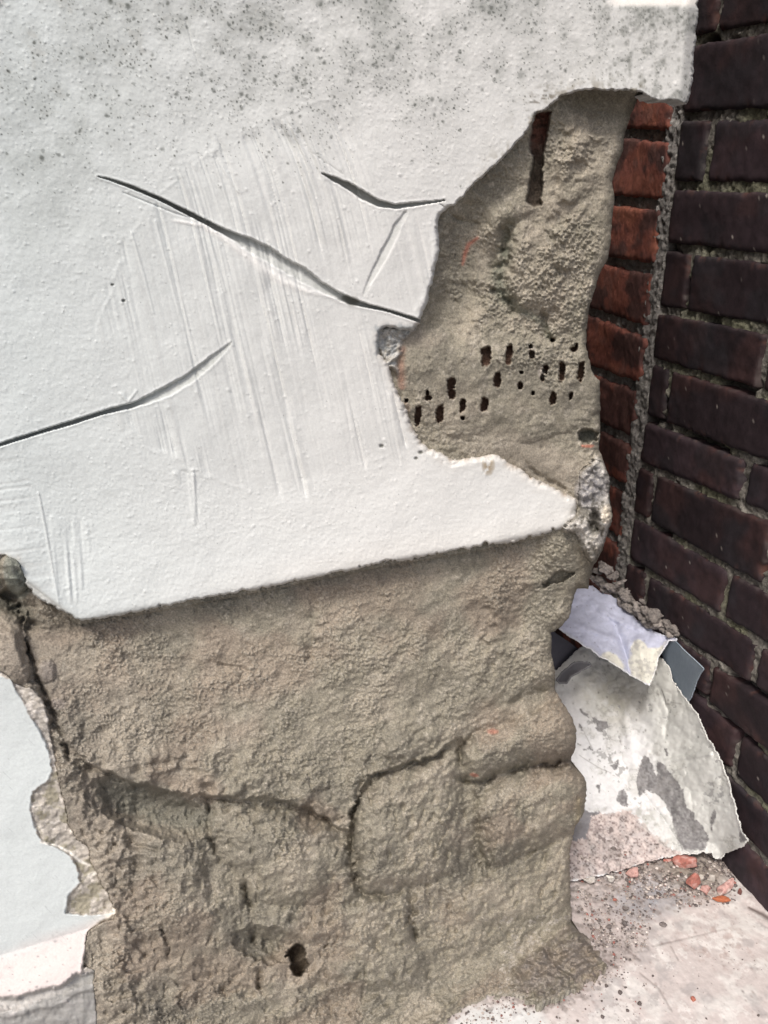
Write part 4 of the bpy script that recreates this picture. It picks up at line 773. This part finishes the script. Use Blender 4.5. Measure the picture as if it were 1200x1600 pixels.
# squeezed mortar bead along the top of the flashing
bead = [(930,893,9,6,'a'),(940,884,11,7,'a'),(950,890,10,7,'a'),(958,899,7,6,'a'),(928,905,8,5,'r'),(938,908,7,7,'r'),(945,915,6,4,'r'),(948,922,7,5,'r'),(960,920,12,6,'r'),(975,928,10,7,'r'),(982,936,8,6,'r'),(975,944,9,5,'r'),(985,952,11,4,'r'),(997,950,11,6,'r'),(1000,960,12,5,'r'),(1012,957,9,4,'r'),
 (1022,962,9,8,'r'),(1010,972,9,6,'r'),(1020,977,7,5,'r'),(1033,974,9,7,'r'),(1043,978,10,5,'r'),(1052,983,6,7,'r'),(1057,990,4,4,'r'),(1048,990,8,5,'r'),(1004,940,6,4,'a'),(1038,985,8,5,'r'),(968,910,8,5,'a')]
Vs = []; Fs = []; Cs = []; n0 = 0
for i, (u, v, ru, rv, kd) in enumerate(bead):
    Yb = np.interp(u, [925, 960, 1000, 1060], [.833, .80, .745, .697])-.004; P = onY(u, v, float(Yb)); sc = np.linalg.norm(P)/FPX
    ru *= rnd.uniform(.7, 1.35); rv *= rnd.uniform(.65, 1.25); u += rnd.uniform(-3, 3); v += rnd.uniform(-2, 3)
    V_, F_ = rock(900+i, (1, 1, 1), 4, rough=.45, planes=3 if kd == 'r' else 9)
    ang = -.45 if u > 975 else -.2; ca, sa = math.cos(ang), math.sin(ang); jit = rnd.uniform(-.3, .3)
    ex = V_[:, 0]*ru*sc*1.15; ez = V_[:, 2]*rv*sc*1.15; ey = V_[:, 1]*min(ru, rv)*sc*1.2
    a2 = ang+jit*2.4; X_ = ex*math.cos(a2)-ez*math.sin(a2); Z_ = ex*math.sin(a2)+ez*math.cos(a2)
    Q = P+X_[:, None]*RT-Z_[:, None]*DN*1.0+ey[:, None]*np.array([0, 1, 0])
    c = np.broadcast_to(rgb(.24, .215, .20)*(.75+.5*rnd.random()), Q.shape).copy(); c = mix(c, (.12, .11, .105), sst(fbm(Q[:, 0]*400, Q[:, 2]*400, 3, i), -.1, .5)*.7)
    Vs.append(Q); Fs.append(F_+n0); Cs.append(c); n0 += len(Q)
o = link('mortar_bead', rawmesh('mortar_bead', np.concatenate(Vs), np.concatenate(Fs), np.concatenate(Cs)), M_joint)
tag(o, 'lumpy row of squeezed grey mortar along the top edge of the bluish flashing strip', 'mortar')

def chip(name, u, v, w, hh, col, col2, label, cat, seed, dpt=None, rot=0, lift=.3, group=None, tri=False, z=None):
    z = ZF+.002 if z is None else z
    P = onZ(u, v, z); sc = np.linalg.norm(P)/FPX
    r = (w/2*sc, (dpt or w*.35)*sc, hh/2*sc)
    V_, F_ = rock(seed, (1, 1, 1), 4, rough=.12, planes=13)
    if tri:
        k = (1-V_[:, 2])/2; V_[:, 0] = V_[:, 0]*(.10+.95*k)+.35*(V_[:, 2]); V_[:, 1] *= (.3+.7*k)
    V_ = V_*np.array(r)
    c, s = math.cos(rot), math.sin(rot); X_ = V_[:, 0]*c-V_[:, 2]*s; Z_ = V_[:, 0]*s+V_[:, 2]*c
    Q = X_[:, None]*RT+Z_[:, None]*np.array([0, 0, 1.])*.9+V_[:, 1:2]*np.array([sy, cy, 0])
    Q = Q-np.array([0, 0, Q[:, 2].min()])
    cc = np.broadcast_to(np.array(col, f4), Q.shape).copy(); n = fbm(Q[:, 0]*260+seed, Q[:, 2]*260+Q[:, 1]*200, 3, seed)
    cc = mix(cc, col2, sst(n, .0, .35)*.8); cc = mix(cc, (.12, .07, .06), sst(-n, .25, .6)*.5)
    o = link(name, rawmesh(name, Q, F_, cc), M_chip, smooth=False)
    base = onZ(u, v+hh*.42, z-.002); o.location = base
    return tag(o, label, cat, group)
RED, PNK, WHT, ORG, GRY = (.38, .15, .12), (.52, .32, .29), (.50, .47, .43), (.42, .14, .07), (.15, .13, .125)
chip('brick_chip', 1068, 1345, 34, 26, RED, PNK, 'pinkish-red brick chip lying under the lower edge of the peeling sheet', 'brick chip', 31, 12, .25, z=ZF+.005)
chip('brick_chip', 1042, 1343, 14, 12, RED, PNK, 'tiny red brick crumb just left of the pinkish chip under the peeling sheet', 'brick chip', 32, 5)
chip('brick_chip', 1080, 1374, 22, 38, RED, PNK, 'tall ragged red brick chip leaning among the white flakes', 'brick chip', 33, 8, .12, z=ZF+.004)
chip('brick_chip', 1102, 1388, 19, 14, PNK, RED, 'small dusty pink brick chip between the ragged red one and the upright wedge', 'brick chip', 34, 7)
chip('brick_chip', 1133, 1379, 30, 44, PNK, (.68, .60, .56), 'upright pointed wedge of brick, white on its left side and pink on its right', 'brick chip', 35, 7, -.05, tri=True)
chip('brick_chip', 1125, 1404, 27, 12, ORG, ORG, 'flat bright orange brick flake in front of the upright wedge', 'brick chip', 36, 6, -.1)
chip('brick_chip', 988, 1361, 22, 17, PNK, RED, 'dusty pink brick chip half buried in rubble under the fold of the sheet', 'brick chip', 37, 8, z=ZF+.007)
chip('brick_chip', 961, 1405, 9, 6, RED, ORG, 'small red crumb on the dirty floor right of the pier foot', 'brick chip', 38, 3)
chip('brick_chip', 1155, 1391, 8, 16, (.16, .07, .06), RED, 'thin dark red splinter standing right of the upright wedge', 'brick chip', 39, 3, .3)
chip('brick_chip', 1083, 1561, 8, 8, ORG, RED, 'lone rusty red crumb on the clean pale floor near the bottom edge', 'brick chip', 40, 4)
chip('plaster_flake', 1111, 1371, 14, 16, WHT, (.5, .46, .42), 'white angular plaster flake between the ragged red chip and the upright wedge', 'plaster flake', 41, 3, .4, z=ZF+.004)
chip('plaster_flake', 1093, 1371, 12, 15, WHT, (.45, .42, .38), 'off-white plaster flake touching the ragged red chip on its right', 'plaster flake', 42, 3, -.3, z=ZF+.005)
chip('plaster_flake', 952, 1371, 13, 16, (.66, .64, .60), WHT, 'white plaster flake left of the dusty pink chip in the rubble', 'plaster flake', 43, 4, .5, z=ZF+.007)
chip('plaster_flake', 922, 1374, 22, 15, WHT, (.45, .42, .40), 'wide whitish plaster flake nearest the pier edge', 'plaster flake', 44, 7, z=ZF+.007)
chip('stone_fragment', 958, 1329, 27, 14, GRY, (.22, .20, .19), 'dark grey stone fragment lying on the lower flap of the peeling sheet', 'stone', 45, 9, z=ZF+.010)
chip('stone_fragment', 977, 1419, 12, 9, GRY, (.24, .22, .20), 'small dark stone on the bluish stained floor patch', 'stone', 46, 4, -.5)
chip('stone_fragment', 1034, 1443, 14, 8, GRY, (.2, .18, .17), 'flat dark stone standing farthest right on the dirty floor', 'stone', 47, 5, .1)
chip('stone_fragment', 975, 1443, 13, 8, GRY, (.22, .2, .19), 'dark stone in the middle of the row of three on the dirty floor', 'stone', 48, 4, -.5)
chip('stone_fragment', 951, 1447, 9, 7, GRY, (.22, .2, .19), 'dark stone nearest the broken foot of the pier', 'stone', 49, 4)
PEB = [(970,1552,8),(947,1542,7),(977,1544,5),(980,1580,6),(942,1590,7),(1000,1570,8),(964,1562,4),(1020,1525,4),(940,1565,4),(903,1596,5),(1103,1592,4),(1090,1545,3),(985,1500,4),(925,1425,5),(935,1440,4),(1000,1425,4),(1015,1450,4),(1060,1425,3),(1185,1588,5),(1160,1500,3),(870,1590,4),(915,1578,4),(1035,1490,3)]
proto = None
for i, (u, v, w) in enumerate(PEB):
    P = onZ(u, v, ZF+.0006); sc = np.linalg.norm(P)/FPX
    if proto is None:
        V_, F_ = rock(71, (1, .8, .6), 3, rough=.12, planes=12); V_[:, 2] += .3
        proto = link('pebble', rawmesh('pebble', V_, F_, np.broadcast_to(rgb(.13, .11, .105), V_.shape)), M_stone, smooth=False); o = proto
    else:
        o = proto.copy(); S.collection.objects.link(o)
    o.location = P; o.scale = [w*sc*.55]*3; o.rotation_euler = (rnd.uniform(-.3, .3), rnd.uniform(-.3, .3), rnd.uniform(0, 6.28))
    tag(o, 'small dark pebble lying loose on the pale floor in front of the pier foot', 'pebble', 'loose dark pebbles on the pale floor')
# grit: crumbs too many to count
Vs = []; Fs = []; Cs = []; n0 = 0; Vb, Fb = rock(55, (1, .85, .65), 2, rough=.1, planes=10)
pals = [(.14, .12, .115), (.26, .22, .20), (.40, .35, .32), (.58, .53, .50), (.30, .13, .11), (.20, .13, .12)]
def scatter(n, gen, zoff, smin, smax):
    global n0
    for i in range(n):
        u, v = gen(); z = zoff(u, v); P = onZ(u, v, z); s = (smin+(smax-smin)*rnd.random()**2.6)*np.linalg.norm(P)/FPX
        Q = rotz(Vb*s*np.array([1, rnd.uniform(.6, 1), rnd.uniform(.5, 1)]), rnd.uniform(0, 6.28))+P
        c = rgb(*pals[min(5, int(abs(rnd.gauss(0, 2.4))))])*rnd.uniform(.8, 1.2)
        Vs.append(Q); Fs.append(Fb+n0); Cs.append(np.broadcast_to(c, Q.shape)); n0 += len(Q)
def quadgen(a, b, c, d):
    def g():
        s, t = rnd.random(), rnd.random()
        return ((1-s)*((1-t)*a[0]+t*d[0])+s*((1-t)*b[0]+t*c[0]), (1-s)*((1-t)*a[1]+t*d[1])+s*((1-t)*b[1]+t*c[1]))
    return g
f0 = lambda u, v: ZF+.001+.0045*max(0, 1-((u-1055)/95)**2-((v-1362)/34)**2)**.7
scatter(330, quadgen((915,1282),(985,1280),(1040,1330),(900,1350)), lambda u, v: ZF+.014, .6, 3.6)
scatter(1500, quadgen((900,1352),(1075,1336),(1120,1400),(900,1410)), f0, .7, 4.2)
scatter(700, quadgen((895,1410),(1030,1400),(1010,1480),(930,1480)), f0, .6, 3)
scatter(420, quadgen((1030,1345),(1150,1345),(1150,1410),(1060,1420)), f0, .8, 4.5)
scatter(380, quadgen((740,1572),(1000,1470),(1050,1600),(720,1610)), f0, .5, 2)
scatter(420, quadgen((690,1590),(960,1500),(985,1525),(720,1625)), f0, .6, 3.6)
scatter(260, quadgen((895,1390),(945,1400),(985,1520),(925,1470)), f0, .6, 3.6)
scatter(90, quadgen((1100,1420),(1200,1450),(1200,1600),(1000,1600)), f0, .4, 1.5)
scatter(240, quadgen((1100,1335),(1130,1335),(1160,1370),(1110,1380)), lambda u, v: ZF+.002, .8, 4)
me = rawmesh('rubble_grit', np.concatenate(Vs), np.concatenate(Fs), np.concatenate(Cs))
tag(link('rubble_grit', me, M_stone, smooth=False), 'scattered grey and reddish grit and mortar dust on the floor between pier and wall', 'grit', kind='stuff')
